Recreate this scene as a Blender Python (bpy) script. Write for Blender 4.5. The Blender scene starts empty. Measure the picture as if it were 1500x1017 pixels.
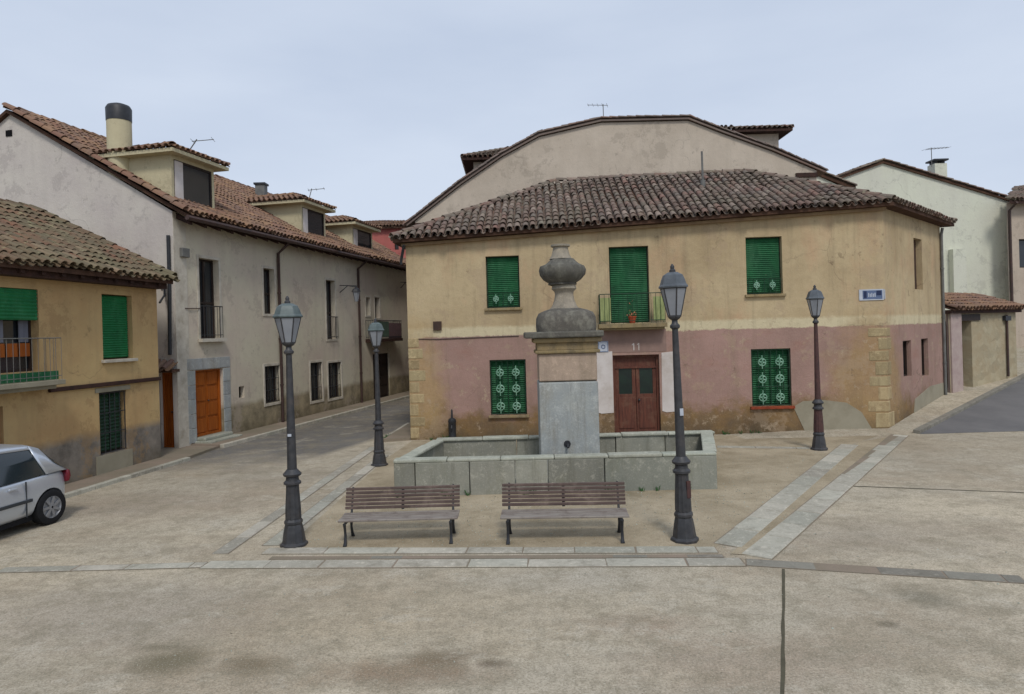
import bpy, bmesh, math, random
from mathutils import Vector, Matrix, noise as mnoise
random.seed(7)
R = math.radians
scn = bpy.context.scene
COL = scn.collection

# ------------------------------------------------------------------ camera
F, CH, ROLL, PX, PY = 1000.0, 3.0, 0.028, 750.0, 487.0
cd = bpy.data.cameras.new('camera'); cam = bpy.data.objects.new('camera', cd); COL.objects.link(cam)
cd.sensor_width = 36; cd.lens = 36 * F / 1500.0; cd.clip_start = .1; cd.clip_end = 2000
cd.shift_y = (PY - 508.5) / 1500.0
cam.location = (0, 0, CH); cam.rotation_euler = (math.pi / 2, ROLL, 0)
scn.camera = cam
# ------------------------------------------------------------------ world + sun (overcast)
SUN_EL, SUN_AZ = R(50), R(170)          # azimuth clockwise from +Y (behind the viewer, a little left)
w = bpy.data.worlds.new('World'); scn.world = w; w.use_nodes = True
nt = w.node_tree; bg = nt.nodes['Background']; bg.inputs['Strength'].default_value = .1
sky = nt.nodes.new('ShaderNodeTexSky'); sky.sky_type = 'NISHITA'; sky.sun_disc = False
sky.sun_elevation = SUN_EL; sky.sun_rotation = SUN_AZ; sky.dust_density = 2.5; sky.air_density = 1.0
tc = nt.nodes.new('ShaderNodeTexCoord'); mp = nt.nodes.new('ShaderNodeMapping'); mp.inputs['Scale'].default_value = (1, 1, 3.5)
nz = nt.nodes.new('ShaderNodeTexNoise'); nz.inputs['Scale'].default_value = 1.7; nz.inputs['Detail'].default_value = 5; nz.inputs['Roughness'].default_value = .5
cr = nt.nodes.new('ShaderNodeValToRGB')
cr.color_ramp.elements[0].position = .35; cr.color_ramp.elements[0].color = (5.0, 5.75, 7.1, 1)
cr.color_ramp.elements[1].position = .66; cr.color_ramp.elements[1].color = (6.0, 6.7, 7.9, 1)
mx = nt.nodes.new('ShaderNodeMix'); mx.data_type = 'RGBA'; mx.inputs['Factor'].default_value = .9
nt.links.new(tc.outputs['Generated'], mp.inputs['Vector']); nt.links.new(mp.outputs['Vector'], nz.inputs['Vector'])
nt.links.new(nz.outputs['Fac'], cr.inputs['Fac'])
nt.links.new(sky.outputs['Color'], mx.inputs[6]); nt.links.new(cr.outputs['Color'], mx.inputs[7])
nt.links.new(mx.outputs[2], bg.inputs['Color'])
sd = bpy.data.lights.new('sun', 'SUN'); sd.energy = 1.5; sd.angle = R(12); sd.color = (1, .95, .88)
so = bpy.data.objects.new('sun', sd); COL.objects.link(so)
sdir = Vector((math.sin(SUN_AZ) * math.cos(SUN_EL), math.cos(SUN_AZ) * math.cos(SUN_EL), math.sin(SUN_EL)))
so.rotation_euler = sdir.to_track_quat('Z', 'Y').to_euler(); so.location = sdir * 60
vs = scn.view_settings; vs.view_transform = 'Standard'; vs.look = 'None'; vs.exposure = 0.18; vs.gamma = 1; vs.use_curve_mapping = False

# ------------------------------------------------------------------ surveying helpers (photo bearings -> places)
def ray(px, py):
    a, b = px - PX, PY - py; c, s = math.cos(ROLL), math.sin(ROLL)
    return Vector(((a * c + b * s) / F, 1.0, (b * c - a * s) / F))
def G(px, py, z=0.0):
    r = ray(px, py); t = (z - CH) / r.z
    return Vector((r.x * t, t, z))
def at_y(px, py, y):
    r = ray(px, py); return Vector((r.x * y, y, CH + r.z * y))
class Plane:
    """vertical plane through ground points P0 -> P1, u along, n outward (towards the viewer's side)"""
    def __init__(s, P0, P1, off=0.0):
        s.d = Vector((P1.x - P0.x, P1.y - P0.y, 0)); s.L = s.d.length; s.d.normalize()
        s.n = Vector((s.d.y, -s.d.x, 0)); s.o = Vector((P0.x, P0.y, 0))
        if off: s.o = s.o + s.n * off
    def uv(s, px, py):
        r = ray(px, py); C = Vector((0, 0, CH))
        t = (s.o - C).dot(s.n) / r.dot(s.n); p = C + r * t
        return ((p - s.o).dot(s.d), p.z)
    def rect(s, x0, y0, x1, y1):
        xm, ym = (x0 + x1) / 2, (y0 + y1) / 2
        return (s.uv(x0, ym)[0], s.uv(x1, ym)[0], s.uv(xm, y1)[1], s.uv(xm, y0)[1])
    def P(s, u, n, z): return s.o + s.d * u + s.n * n + Vector((0, 0, z))
def hgt(x, y):
    k = min(1, max(0, (x - 5.5) / 4.0)); k = k * k * (3 - 2 * k)
    return min(3.2, .12 * max(0, y - 18.0)) * k

# ------------------------------------------------------------------ object helpers
OFF = {}
def finish(o, label=None, cat=None, group=None, kind=None):
    if label: o['label'] = label
    if cat: o['category'] = cat
    if group: o['group'] = group
    if kind: o['kind'] = kind
    return o
def empty(name, loc, label, cat, group=None):
    o = bpy.data.objects.new(name, None); o.empty_display_size = .3; COL.objects.link(o); o.location = loc
    OFF[o.name] = Vector(loc)
    return finish(o, label, cat, group)
class MB:
    def __init__(s): s.v = []; s.f = []; s.mi = []; s.cur = 0
    def add(s, vs, fs):
        b = len(s.v); s.v += [Vector(p) for p in vs]; s.f += [tuple(b + i for i in f) for f in fs]; s.mi += [s.cur] * len(fs); return s
    def hexa(s, p): return s.add(p, [(0, 3, 2, 1), (4, 5, 6, 7), (0, 1, 5, 4), (1, 2, 6, 5), (2, 3, 7, 6), (3, 0, 4, 7)])
    def box(s, x0, x1, y0, y1, z0, z1):
        return s.hexa([(x0, y0, z0), (x1, y0, z0), (x1, y1, z0), (x0, y1, z0), (x0, y0, z1), (x1, y0, z1), (x1, y1, z1), (x0, y1, z1)])
    def pbox(s, pl, u0, u1, z0, z1, n0, n1):
        return s.hexa([pl.P(u0, n1, z0), pl.P(u1, n1, z0), pl.P(u1, n0, z0), pl.P(u0, n0, z0),
                       pl.P(u0, n1, z1), pl.P(u1, n1, z1), pl.P(u1, n0, z1), pl.P(u0, n0, z1)])
    def prism(s, pts, z0, z1):
        n = len(pts); vs = [Vector((p[0], p[1], z0)) for p in pts] + [Vector((p[0], p[1], z1)) for p in pts]
        return s.add(vs, [tuple(range(n))[::-1], tuple(range(n, 2 * n))] + [(i, (i + 1) % n, n + (i + 1) % n, n + i) for i in range(n)])
    def slab(s, pts, t):
        """planar 3D polygon given thickness t downwards along z"""
        n = len(pts); vs = [Vector(p) for p in pts] + [Vector(p) - Vector((0, 0, t)) for p in pts]
        return s.add(vs, [tuple(range(n)), tuple(range(n, 2 * n))[::-1]] + [(i, (i + 1) % n, n + (i + 1) % n, n + i) for i in range(n)])
    def plate(s, pl, uz, n0, n1):
        k = len(uz); vs = [pl.P(u, n1, z) for u, z in uz] + [pl.P(u, n0, z) for u, z in uz]
        return s.add(vs, [tuple(range(k)), tuple(range(k, 2 * k))[::-1]] + [(i, (i + 1) % k, k + (i + 1) % k, k + i) for i in range(k)])
    def tube(s, pts, r, seg=8, cap=True):
        pts = [Vector(p) for p in pts]; rr = r if isinstance(r, (list, tuple)) else [r] * len(pts)
        b = len(s.v); prev = None
        for i, p in enumerate(pts):
            t = (pts[min(i + 1, len(pts) - 1)] - pts[max(i - 1, 0)]).normalized()
            if prev is None:
                a = t.orthogonal().normalized()
            else:
                a = prev - t * prev.dot(t); a = a.normalized() if a.length > 1e-6 else t.orthogonal().normalized()
            prev = a; c = t.cross(a)
            for k in range(seg):
                an = 2 * math.pi * k / seg; s.v.append(p + (a * math.cos(an) + c * math.sin(an)) * rr[i])
        for i in range(len(pts) - 1):
            for k in range(seg):
                k2 = (k + 1) % seg; s.f.append((b + i * seg + k, b + i * seg + k2, b + (i + 1) * seg + k2, b + (i + 1) * seg + k)); s.mi.append(s.cur)
        if cap:
            s.f.append(tuple(b + k for k in range(seg))[::-1]); s.mi.append(s.cur)
            e = b + (len(pts) - 1) * seg; s.f.append(tuple(e + k for k in range(seg))); s.mi.append(s.cur)
        return s
    def lathe(s, prof, c=(0, 0, 0), seg=20, sq=0.0, rot=0.0, cap=True):
        """prof [(r,z)], sq>0 squares the section"""
        b = len(s.v); c = Vector(c)
        for r, z in prof:
            for k in range(seg):
                an = 2 * math.pi * k / seg + rot; cx, sy = math.cos(an), math.sin(an)
                q = 1.0
                if sq: q = 1 / ((abs(cx) ** sq + abs(sy) ** sq) ** (1 / sq))
                s.v.append(c + Vector((cx * r * q, sy * r * q, z)))
        for i in range(len(prof) - 1):
            for k in range(seg):
                k2 = (k + 1) % seg; s.f.append((b + i * seg + k, b + i * seg + k2, b + (i + 1) * seg + k2, b + (i + 1) * seg + k)); s.mi.append(s.cur)
        if not cap: return s
        s.f.append(tuple(b + k for k in range(seg))[::-1]); s.mi.append(s.cur)
        e = b + (len(prof) - 1) * seg; s.f.append(tuple(e + k for k in range(seg))); s.mi.append(s.cur)
        return s
    def mesh(s, name, mats, off=Vector((0, 0, 0)), smooth=False):
        me = bpy.data.meshes.new(name); me.from_pydata([tuple(p - off) for p in s.v], [], s.f)
        for m in (mats if isinstance(mats, (list, tuple)) else [mats]): me.materials.append(m)
        if any(s.mi): me.polygons.foreach_set('material_index', s.mi)
        if smooth: me.polygons.foreach_set('use_smooth', [True] * len(me.polygons))
        me.update(); return me
    def build(s, name, mat, parent=None, smooth=False, bevel=0, kind=None, label=None, fix=True):
        off = OFF.get(parent.name, Vector((0, 0, 0))) if parent else Vector((0, 0, 0))
        me = s.mesh(name, mat, off, smooth)
        if fix:
            bm = bmesh.new(); bm.from_mesh(me); bmesh.ops.recalc_face_normals(bm, faces=bm.faces); bm.to_mesh(me); bm.free()
        o = bpy.data.objects.new(name, me); COL.objects.link(o)
        if parent: o.parent = parent; OFF[o.name] = off
        if bevel:
            m = o.modifiers.new('bevel', 'BEVEL'); m.width = bevel; m.segments = 2; m.limit_method = 'ANGLE'; m.angle_limit = R(40)
        if smooth:
            m = o.modifiers.new('edges', 'EDGE_SPLIT'); m.split_angle = R(42)
        if kind: o['kind'] = kind
        if label: o['label'] = label
        return o
def place(me, name, parent, M):
    o = bpy.data.objects.new(name, me); COL.objects.link(o); o.parent = parent
    off = OFF.get(parent.name, Vector((0, 0, 0))); o.matrix_basis = Matrix.Translation(-off) @ M
    OFF[o.name] = off
    return o
def copy_tree(o, parent=None):
    c = o.copy(); COL.objects.link(c)
    if parent: c.parent = parent
    for ch in list(o.children): copy_tree(ch, c)
    return c

# ------------------------------------------------------------------ material helpers
def L(r, g, b, k=1.0):
    f = lambda c: (c / 255 / 12.92 if c / 255 <= .04045 else ((c / 255 + .055) / 1.055) ** 2.4) * k
    return (f(r), f(g), f(b), 1)
class Mat:
    def __init__(s, name, rough=.85, spec=.3, metal=0):
        s.m = bpy.data.materials.new(name); s.m.use_nodes = True; s.t = s.m.node_tree
        s.b = s.t.nodes['Principled BSDF']; s.b.inputs['Roughness'].default_value = rough
        s.b.inputs['Specular IOR Level'].default_value = spec; s.b.inputs['Metallic'].default_value = metal
        s._p = None
    def n(s, t): return s.t.nodes.new(t)
    def put(s, sock, v):
        if isinstance(v, bpy.types.NodeSocket): s.t.links.new(v, sock)
        else: sock.default_value = v
    def pos(s, scale=(1, 1, 1), rot=(0, 0, 0), loc=(0, 0, 0), obj=False):
        if obj: src = s.n('ShaderNodeTexCoord').outputs['Object']
        else: src = s.n('ShaderNodeNewGeometry').outputs['Position']
        if scale == (1, 1, 1) and rot == (0, 0, 0) and loc == (0, 0, 0): return src
        m = s.n('ShaderNodeMapping'); m.vector_type = 'POINT'; s.put(m.inputs['Vector'], src)
        m.inputs['Scale'].default_value = scale; m.inputs['Rotation'].default_value = rot; m.inputs['Location'].default_value = loc
        return m.outputs['Vector']
    def noise(s, scale, detail=4, rough=.6, vec=None, dist=0):
        n = s.n('ShaderNodeTexNoise'); n.inputs['Scale'].default_value = scale; n.inputs['Detail'].default_value = detail
        n.inputs['Roughness'].default_value = rough; n.inputs['Distortion'].default_value = dist
        s.put(n.inputs['Vector'], vec or s.pos()); return n.outputs['Fac']
    def voro(s, scale, vec=None, feat='F1', out='Distance'):
        n = s.n('ShaderNodeTexVoronoi'); n.feature = feat; n.inputs['Scale'].default_value = scale; s.put(n.inputs['Vector'], vec or s.pos()); return n.outputs[out]
    def math(s, op, a, b=0, c=0, clamp=False):
        n = s.n('ShaderNodeMath'); n.operation = op; n.use_clamp = clamp
        s.put(n.inputs[0], a); s.put(n.inputs[1], b); s.put(n.inputs[2], c); return n.outputs[0]
    def mr(s, v, a, b, c=0, d=1):
        n = s.n('ShaderNodeMapRange'); n.clamp = True; s.put(n.inputs[0], v)
        for i, x in enumerate((a, b, c, d)): s.put(n.inputs[i + 1], x)
        return n.outputs[0]
    def mix(s, f, a, b, mode='MIX'):
        n = s.n('ShaderNodeMix'); n.data_type = 'RGBA'; n.blend_type = mode
        s.put(n.inputs[0], f); s.put(n.inputs[6], a); s.put(n.inputs[7], b); return n.outputs[2]
    def z(s):
        n = s.n('ShaderNodeSeparateXYZ'); s.put(n.inputs[0], s.n('ShaderNodeNewGeometry').outputs['Position']); return n.outputs[2]
    def blob(s, c, r, warp=.6, soft=.35, scale=1.5):
        """soft-edged irregular patch mask about world point c with radii r"""
        v = s.n('ShaderNodeVectorMath'); v.operation = 'SUBTRACT'; s.put(v.inputs[0], s.pos()); v.inputs[1].default_value = c
        d = s.n('ShaderNodeVectorMath'); d.operation = 'DIVIDE'; s.put(d.inputs[0], v.outputs[0]); d.inputs[1].default_value = r
        l = s.n('ShaderNodeVectorMath'); l.operation = 'LENGTH'; s.put(l.inputs[0], d.outputs[0])
        q = s.math('ADD', l.outputs['Value'], s.math('MULTIPLY', s.math('SUBTRACT', s.noise(scale, 5, .65), .5), warp * 2))
        return s.mr(q, 1 - soft, 1 + soft, 1, 0)
    def bump(s, h, strength=.3, dist=.02, prev=None):
        n = s.n('ShaderNodeBump'); n.inputs['Strength'].default_value = strength; n.inputs['Distance'].default_value = dist
        s.put(n.inputs['Height'], h)
        if prev: s.put(n.inputs['Normal'], prev)
        s.put(s.b.inputs['Normal'], n.outputs[0]); return n.outputs[0]
    def rnd(s):
        a = s.n('ShaderNodeObjectInfo').outputs['Random']; b = s.n('ShaderNodeNewGeometry').outputs['Random Per Island']
        return s.math('FRACT', s.math('ADD', a, b))
    def col(s, c): s.put(s.b.inputs['Base Color'], c); return s.m

def cracks(m, sc, wd):
    n = m.n('ShaderNodeTexNoise'); n.inputs['Scale'].default_value = 1.2; n.inputs['Detail'].default_value = 6; m.put(n.inputs['Vector'], m.pos())
    v = m.n('ShaderNodeVectorMath'); v.operation = 'MULTIPLY_ADD'; m.put(v.inputs[0], n.outputs['Color']); v.inputs[1].default_value = (1.3, 1.3, 1.3); m.put(v.inputs[2], m.pos())
    d = m.voro(sc, v.outputs[0], 'DISTANCE_TO_EDGE')
    return m.math('MULTIPLY', m.mr(d, 0, wd, 1, 0), m.mr(m.noise(.5, 3, .5, m.pos(loc=(7, 7, 1))), .5, .62, 0, .75))
def plaster(name, base, alt, dirt=None, dado=None, dado_h=.8, dado_w=.5, amt=1.0, grime=(95, 88, 72)):
    m = Mat(name, .92, .15)
    c = m.mix(m.mr(m.noise(.55, 5, .6), .38, .66), L(*base), L(*alt))
    c = m.mix(m.mr(m.noise(3.5, 6, .7), .42, .75, 0, .35 * amt), c, L(*[v * .8 for v in base]))
    st = m.noise(1.0, 5, .65, m.pos((2.6, 2.6, .22)))                     # rain streaks
    c = m.mix(m.mr(st, .52, .78, 0, .38 * amt), c, L(*grime))
    c = m.mix(m.mr(m.noise(14, 4, .7), .5, .8, 0, .18), c, L(*[min(255, v * 1.14) for v in base]))
    z = m.z()
    if dado:
        e = m.math('ADD', z, m.math('MULTIPLY', m.math('SUBTRACT', m.noise(1.3, 6, .7), .5), -dado_w * 2.4))
        dc = m.mix(m.mr(m.noise(2.2, 5, .7), .35, .65), L(*dado), L(*[v * .74 for v in dado]))
        c = m.mix(m.mr(e, dado_h - .08, dado_h + .12, 1, 0), c, dc)
    e = m.math('ADD', z, m.math('MULTIPLY', m.noise(2.0, 5, .7), -.7))
    c = m.mix(m.mr(e, -.35, .15, .6, 0), c, L(92, 84, 66))
    pt = m.mr(m.noise(.9, 9, .78, m.pos(loc=(3, 8, 5))), .56, .575)
    c = m.mix(m.math('MULTIPLY', pt, .45), c, L(*[v * .86 for v in alt]))
    c = m.mix(m.mr(m.noise(3.2, 9, .82, m.pos(loc=(13, 2, 5))), .60, .63, 0, .5), c, L(*[v * .7 for v in base]))
    c = m.mix(m.math('MULTIPLY', cracks(m, .3, .007), .55), c, L(*[v * .6 for v in base]))
    h = m.math('ADD', m.noise(9, 6, .7), m.math('MULTIPLY', m.noise(60, 3, .6), .35))
    m.bump(h, .55, .02)
    return m.col(c)
def flat_mat(name, base, alt, rough=.8, spec=.3, sc=4, metal=0, bump=.2, bs=40, dirt=None):
    m = Mat(name, rough, spec, metal)
    c = m.mix(m.mr(m.noise(sc, 5, .65), .35, .68), L(*base), L(*alt))
    if dirt: c = m.mix(m.mr(m.noise(sc * .6, 6, .7), .5, .72, 0, .7), c, L(*dirt))
    if bump: m.bump(m.noise(bs, 4, .6), bump, .01)
    return m.col(c)
def faded_paint(name, base, alt, fade):
    m = Mat(name, .65, .3); c = m.mix(m.mr(m.noise(2, 5, .65), .35, .65), L(*base), L(*alt))
    c = m.mix(m.mr(m.noise(1.4, 7, .75, m.pos((2.5, 2.5, .7))), .48, .66, 0, .55), c, L(*fade))
    c = m.mix(m.mr(m.noise(6, 8, .8), .56, .64, 0, .6), c, L(*[v * .55 for v in base])); c = m.mix(m.mr(m.noise(14, 6, .8, m.pos(loc=(5, 5, 5))), .62, .68, 0, .5), c, L(130, 138, 116))
    m.bump(m.noise(30, 4, .7), .3, .006); return m.col(c)
def tile_mat(name, cols, moss, moss_amt=.5, patch=None):
    m = Mat(name, .9, .15); r = m.rnd()
    n = m.n('ShaderNodeValToRGB'); n.color_ramp.interpolation = 'LINEAR'; m.put(n.inputs[0], r)
    el = n.color_ramp.elements; el[0].color = L(*cols[0]); el[0].position = 0; el[1].color = L(*cols[-1]); el[1].position = 1
    for i, cc in enumerate(cols[1:-1]): e = el.new((i + 1) / (len(cols) - 1)); e.color = L(*cc)
    c = m.mix(m.mr(m.noise(10, 5, .7), .35, .75, 0, .45), n.outputs[0], L(*moss[0]))
    c = m.mix(m.mr(m.noise(.9, 6, .72), .62 - .3 * moss_amt, .78 - .15 * moss_amt, 0, .75), c, L(*moss[1]))
    c = m.mix(m.mr(m.noise(6, 5, .7), .58, .66, 0, .8 * moss_amt), c, L(*moss[2]))
    m.bump(m.noise(45, 4, .7), .35, .01)
    return m.col(c)
def stone_mat(name, base, alt, stain=(96, 98, 84), rnd_amt=.5, sc=3, rough=.9):
    m = Mat(name, rough, .2); r = m.rnd()
    c = m.mix(m.mr(m.noise(sc, 6, .68), .35, .68), L(*base), L(*alt))
    c = m.mix(m.math('MULTIPLY', r, rnd_amt), c, L(*[v * .78 for v in alt]))
    c = m.mix(m.mr(m.noise(sc * .7, 6, .75, m.pos((1, 1, .6), loc=(5, 3, 1))), .5, .68, 0, .7), c, L(*stain))
    r2 = m.math('FRACT', m.math('MULTIPLY', r, 7.3))
    c = m.mix(m.math('MULTIPLY', r2, .30), c, L(base[0] * .88, base[1] * .94, base[2] * .94))
    c = m.mix(m.mr(m.noise(5, 9, .85, m.pos(loc=(1, 2, 9))), .54, .6, 0, .45), c, L(*[min(255, v * 1.15) for v in base]))
    c = m.mix(m.mr(m.noise(1, 6, .75, m.pos((4, 4, .4))), .52, .68, 0, .45), c, L(*[v * .78 for v in stain]))
    c = m.mix(m.mr(m.noise(30, 4, .75), .55, .75, 0, .5), c, L(*[min(255, v * 1.2) for v in base]))
    h = m.math('ADD', m.noise(12, 6, .75), m.math('MULTIPLY', m.noise(70, 3, .6), .3)); m.bump(h, .5, .02)
    return m.col(c)
def wood_mat(name, base, alt, rough=.6, axis=(14, 14, 1.2), spec=.3, worn=None):
    m = Mat(name, rough, spec); v = m.pos(axis, obj=False)
    c = m.mix(m.mr(m.noise(1.6, 5, .6, v), .35, .68), L(*base), L(*alt))
    if worn: c = m.mix(m.mr(m.noise(5, 6, .7), .5, .66, 0, .7), c, L(*worn))
    m.bump(m.noise(4, 4, .6, v), .3, .006)
    return m.col(c)

M = {}
def mats():
    M['tile_old'] = tile_mat('old_roof_tile', [(98, 80, 74), (122, 100, 90), (112, 102, 96), (134, 100, 90), (104, 92, 86), (154, 136, 124)], [(104, 96, 86), (112, 106, 92), (154, 150, 126)], .75)
    M['tile_moss'] = tile_mat('mossy_roof_tile', [(118, 82, 66), (112, 92, 76), (102, 90, 76), (134, 92, 74), (96, 84, 70), (148, 126, 104)], [(98, 88, 74), (104, 100, 78), (142, 138, 106)], .8)
    M['tile_red'] = tile_mat('clay_roof_tile', [(124, 92, 80), (138, 106, 88), (112, 88, 78), (150, 118, 92), (126, 104, 90), (108, 86, 78)], [(118, 100, 86), (140, 112, 82), (146, 132, 106)], .45)
    M['tile_grey'] = tile_mat('grey_roof_tile', [(112, 98, 92), (128, 112, 104), (104, 94, 90), (132, 104, 92)], [(108, 100, 92), (116, 110, 100), (140, 136, 118)], .4)
    M['under'] = flat_mat('roof_underside', (88, 66, 54), (66, 50, 42), .9, .1)
    M['eave_wood'] = wood_mat('dark_eave_wood', (66, 44, 36), (44, 30, 26), .8, (3, 3, 3))
    M['cornice'] = flat_mat('ochre_cornice_plaster', (150, 128, 96), (120, 98, 76), sc=3)
    M['door_pane'] = flat_mat('dark_green_door_glass', (26, 44, 34), (20, 30, 26), .3, .5, bump=0)
    # main house wall
    m = Mat('two_tone_plaster', .92, .15); z = m.z()
    ye = m.mix(m.mr(m.noise(.5, 5, .6), .36, .66), L(190, 172, 138), L(168, 149, 117))
    ye = m.mix(m.mr(m.noise(.9, 5, .65, m.pos((1, 1, .5), loc=(3, 1, 7))), .52, .72, 0, .5), ye, L(190, 150, 120))
    pk = m.mix(m.mr(m.noise(.6, 5, .6), .36, .66), L(164, 134, 124), L(146, 120, 110))
    pk = m.mix(m.mr(m.noise(1.1, 5, .65, m.pos((1, 1, 1.4), loc=(8, 2, 4))), .54, .7, 0, .6), pk, L(152, 116, 104))
    oc = m.mix(m.mr(m.noise(1.7, 6, .7), .35, .65), L(138, 110, 72), L(114, 94, 74))
    oc = m.mix(m.mr(m.noise(1.2, 6, .7, m.pos(loc=(4, 9, 0))), .52, .66), oc, L(126, 108, 84))
    wob = m.math('MULTIPLY', m.math('SUBTRACT', m.noise(3.0, 9, .85), .5), .26)
    zz = m.math('ADD', z, wob)
    c = m.mix(m.mr(zz, 2.90, 2.93), pk, L(200, 188, 156))
    c = m.mix(m.mr(zz, 3.14, 3.22), c, ye)
    e = m.math('ADD', z, m.math('MULTIPLY', m.math('SUBTRACT', m.noise(.75, 7, .75), .5), -2.3))
    c = m.mix(m.mr(e, .62, 1.05, 1, 0), c, oc)
    c = m.mix(m.math('MULTIPLY', m.blob((10.0, 18.5, 1.1), (1.25, 1.5, 1.9), .5, .3, 2.0), .85), c, m.mix(m.noise(2.5, 6, .7), L(172, 146, 104), L(138, 112, 82)))
    c = m.mix(m.math('MULTIPLY', m.blob((-2.85, 19.3, 1.2), (.85, 1.5, 1.95), .5, .3, 2.0), .8), c, m.mix(m.noise(2.5, 6, .7), L(184, 158, 114), L(150, 124, 88)))
    e2 = m.math('ADD', z, m.math('MULTIPLY', m.noise(1.6, 6, .75), -1.3))
    c = m.mix(m.mr(e2, -.6, -.1, .65, 0), c, L(84, 74, 58))
    st = m.noise(1.0, 6, .7, m.pos((3.0, 3.0, .2)))
    c = m.mix(m.mr(st, .5, .72, 0, .42), c, L(116, 104, 84))
    pt = m.mr(m.noise(.8, 9, .78, m.pos(loc=(3, 8, 5))), .555, .575)
    c = m.mix(m.math('MULTIPLY', pt, .38), c, L(166, 146, 122))
    pt2 = m.mr(m.noise(2.6, 9, .82, m.pos(loc=(13, 2, 5))), .585, .615)
    c = m.mix(m.math('MULTIPLY', m.math('MULTIPLY', pt2, .6), m.mr(z, 2.2, 4.6, 1, .35)), c, L(176, 158, 134))
    c = m.mix(m.mr(m.noise(2.0, 9, .82, m.pos(loc=(1, 22, 5))), .60, .64, 0, .5), c, L(104, 88, 70))
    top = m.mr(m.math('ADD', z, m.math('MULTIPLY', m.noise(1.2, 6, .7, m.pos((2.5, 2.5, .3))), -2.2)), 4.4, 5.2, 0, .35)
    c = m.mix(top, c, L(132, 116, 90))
    c = m.mix(m.math('MULTIPLY', cracks(m, .4, .009), .75), c, L(98, 86, 70))
    c = m.mix(m.mr(m.noise(5, 7, .75), .5, .8, 0, .3), c, L(120, 104, 84))
    c = m.mix(m.mr(m.noise(22, 5, .75), .55, .8, 0, .25), c, L(205, 190, 160))
    h = m.math('ADD', m.noise(5, 7, .72), m.math('MULTIPLY', m.noise(45, 4, .6), .25)); m.bump(h, .6, .03)
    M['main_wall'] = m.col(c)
    M['white_facade'] = plaster('grey_beige_facade', (198, 191, 170), (192, 178, 164), dado=(164, 152, 126), dado_h=.95, dado_w=.12, amt=.55, grime=(130, 122, 106))
    M['white_gable'] = plaster('pale_grey_gable', (200, 194, 184), (188, 180, 174), amt=.5, grime=(140, 136, 128))
    M['near_wall'] = plaster('ochre_plaster', (190, 164, 118), (178, 146, 104), dado=(140, 132, 122), dado_h=.95, dado_w=.10, amt=.7)
    M['back_wall'] = plaster('taupe_gable_plaster', (194, 182, 166), (180, 168, 152), amt=.7, grime=(142, 134, 120))
    M['far_white'] = plaster('cream_gable_plaster', (208, 210, 192), (202, 202, 188), amt=.3)
    M['red_wall'] = plaster('faded_red_plaster', (176, 106, 98), (166, 92, 86), amt=.5)
    M['pinkish_wall'] = plaster('pale_beige_plaster', (186, 172, 156), (172, 158, 142), amt=.5)
    M['cream'] = plaster('cream_dormer_plaster', (196, 188, 156), (186, 176, 146), amt=.4)
    M['reveal'] = flat_mat('pale_plaster_trim', (196, 190, 176), (176, 168, 154), dirt=(140, 130, 112))
    M['white_patch'] = flat_mat('whitewash', (206, 200, 196), (190, 182, 176), sc=2, dirt=(158, 146, 130))
    M['cement'] = flat_mat('cement_render', (150, 144, 126), (138, 132, 114), sc=1.5, dirt=(118, 110, 90))
    M['green'] = faded_paint('green_paint', (32, 98, 60), (22, 76, 48), (66, 118, 84))
    M['bright_green'] = faded_paint('bright_green_paint', (28, 116, 66), (22, 98, 56), (60, 130, 86))
    M['dark_green'] = flat_mat('dark_green_iron', (22, 62, 40), (16, 46, 32), .5, .4, sc=6, bump=.1)
    M['white_iron'] = flat_mat('pale_painted_iron', (132, 170, 148), (104, 148, 124), .5, .4)
    M['void'] = flat_mat('dark_room', (24, 24, 26), (18, 18, 20), .9, .1, bump=0)
    M['brown_frame'] = wood_mat('dark_brown_joinery', (54, 42, 36), (38, 30, 27), .6)
    M['orange_wood'] = wood_mat('varnished_orange_wood', (168, 92, 32), (136, 68, 22), .45)
    M['red_door'] = wood_mat('red_brown_door_wood', (104, 62, 48), (78, 46, 38), .6, worn=(108, 78, 62))
    M['iron'] = flat_mat('black_iron', (46, 48, 52), (34, 36, 40), .5, .4, sc=8, bump=.1)
    M['pipe'] = flat_mat('brown_downpipe', (76, 56, 50), (58, 46, 44), .55, .4)
    M['grey_pipe'] = flat_mat('grey_metal_pipe', (112, 112, 108), (92, 92, 90), .6, .4)
    m = Mat('window_glass', .08, .6); M['glass'] = m.col(m.mix(m.noise(2), L(30, 34, 38), L(44, 48, 52)))
    m = Mat('curtain_cloth', .9, .1); M['curtain'] = m.col(m.mix(m.noise(1.5, 2, .5, m.pos((9, 9, .5))), L(130, 130, 138), L(80, 84, 96)))
    M['quoin'] = stone_mat('ochre_quoin_stone', (184, 166, 130), (164, 144, 108), (130, 104, 76), .7)
    M['granite'] = stone_mat('grey_fountain_granite', (158, 156, 144), (138, 138, 128), (120, 118, 100), .75, 2.2)
    M['granite_top'] = stone_mat('pale_coping_stone', (178, 178, 164), (158, 160, 148), (132, 132, 116), .4, 3)
    M['pillar'] = stone_mat('blue_grey_pillar_stone', (166, 168, 164), (150, 154, 156), (148, 142, 130), .3, 2.6)
    M['pillar_pink'] = stone_mat('pinkish_pillar_stone', (176, 156, 138), (164, 146, 130), (146, 132, 112), .3, 2.0)
    M['pillar_ochre'] = stone_mat('ochre_cornice_stone', (150, 130, 92), (140, 126, 104), (92, 84, 70), .3, 3)
    M['lichen'] = stone_mat('dark_lichen_stone', (104, 100, 92), (84, 80, 76), (140, 138, 126), .3, 7)
    M['finial_pale'] = stone_mat('pale_weathered_stone', (158, 148, 132), (140, 132, 120), (104, 98, 88), .3, 5)
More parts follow.
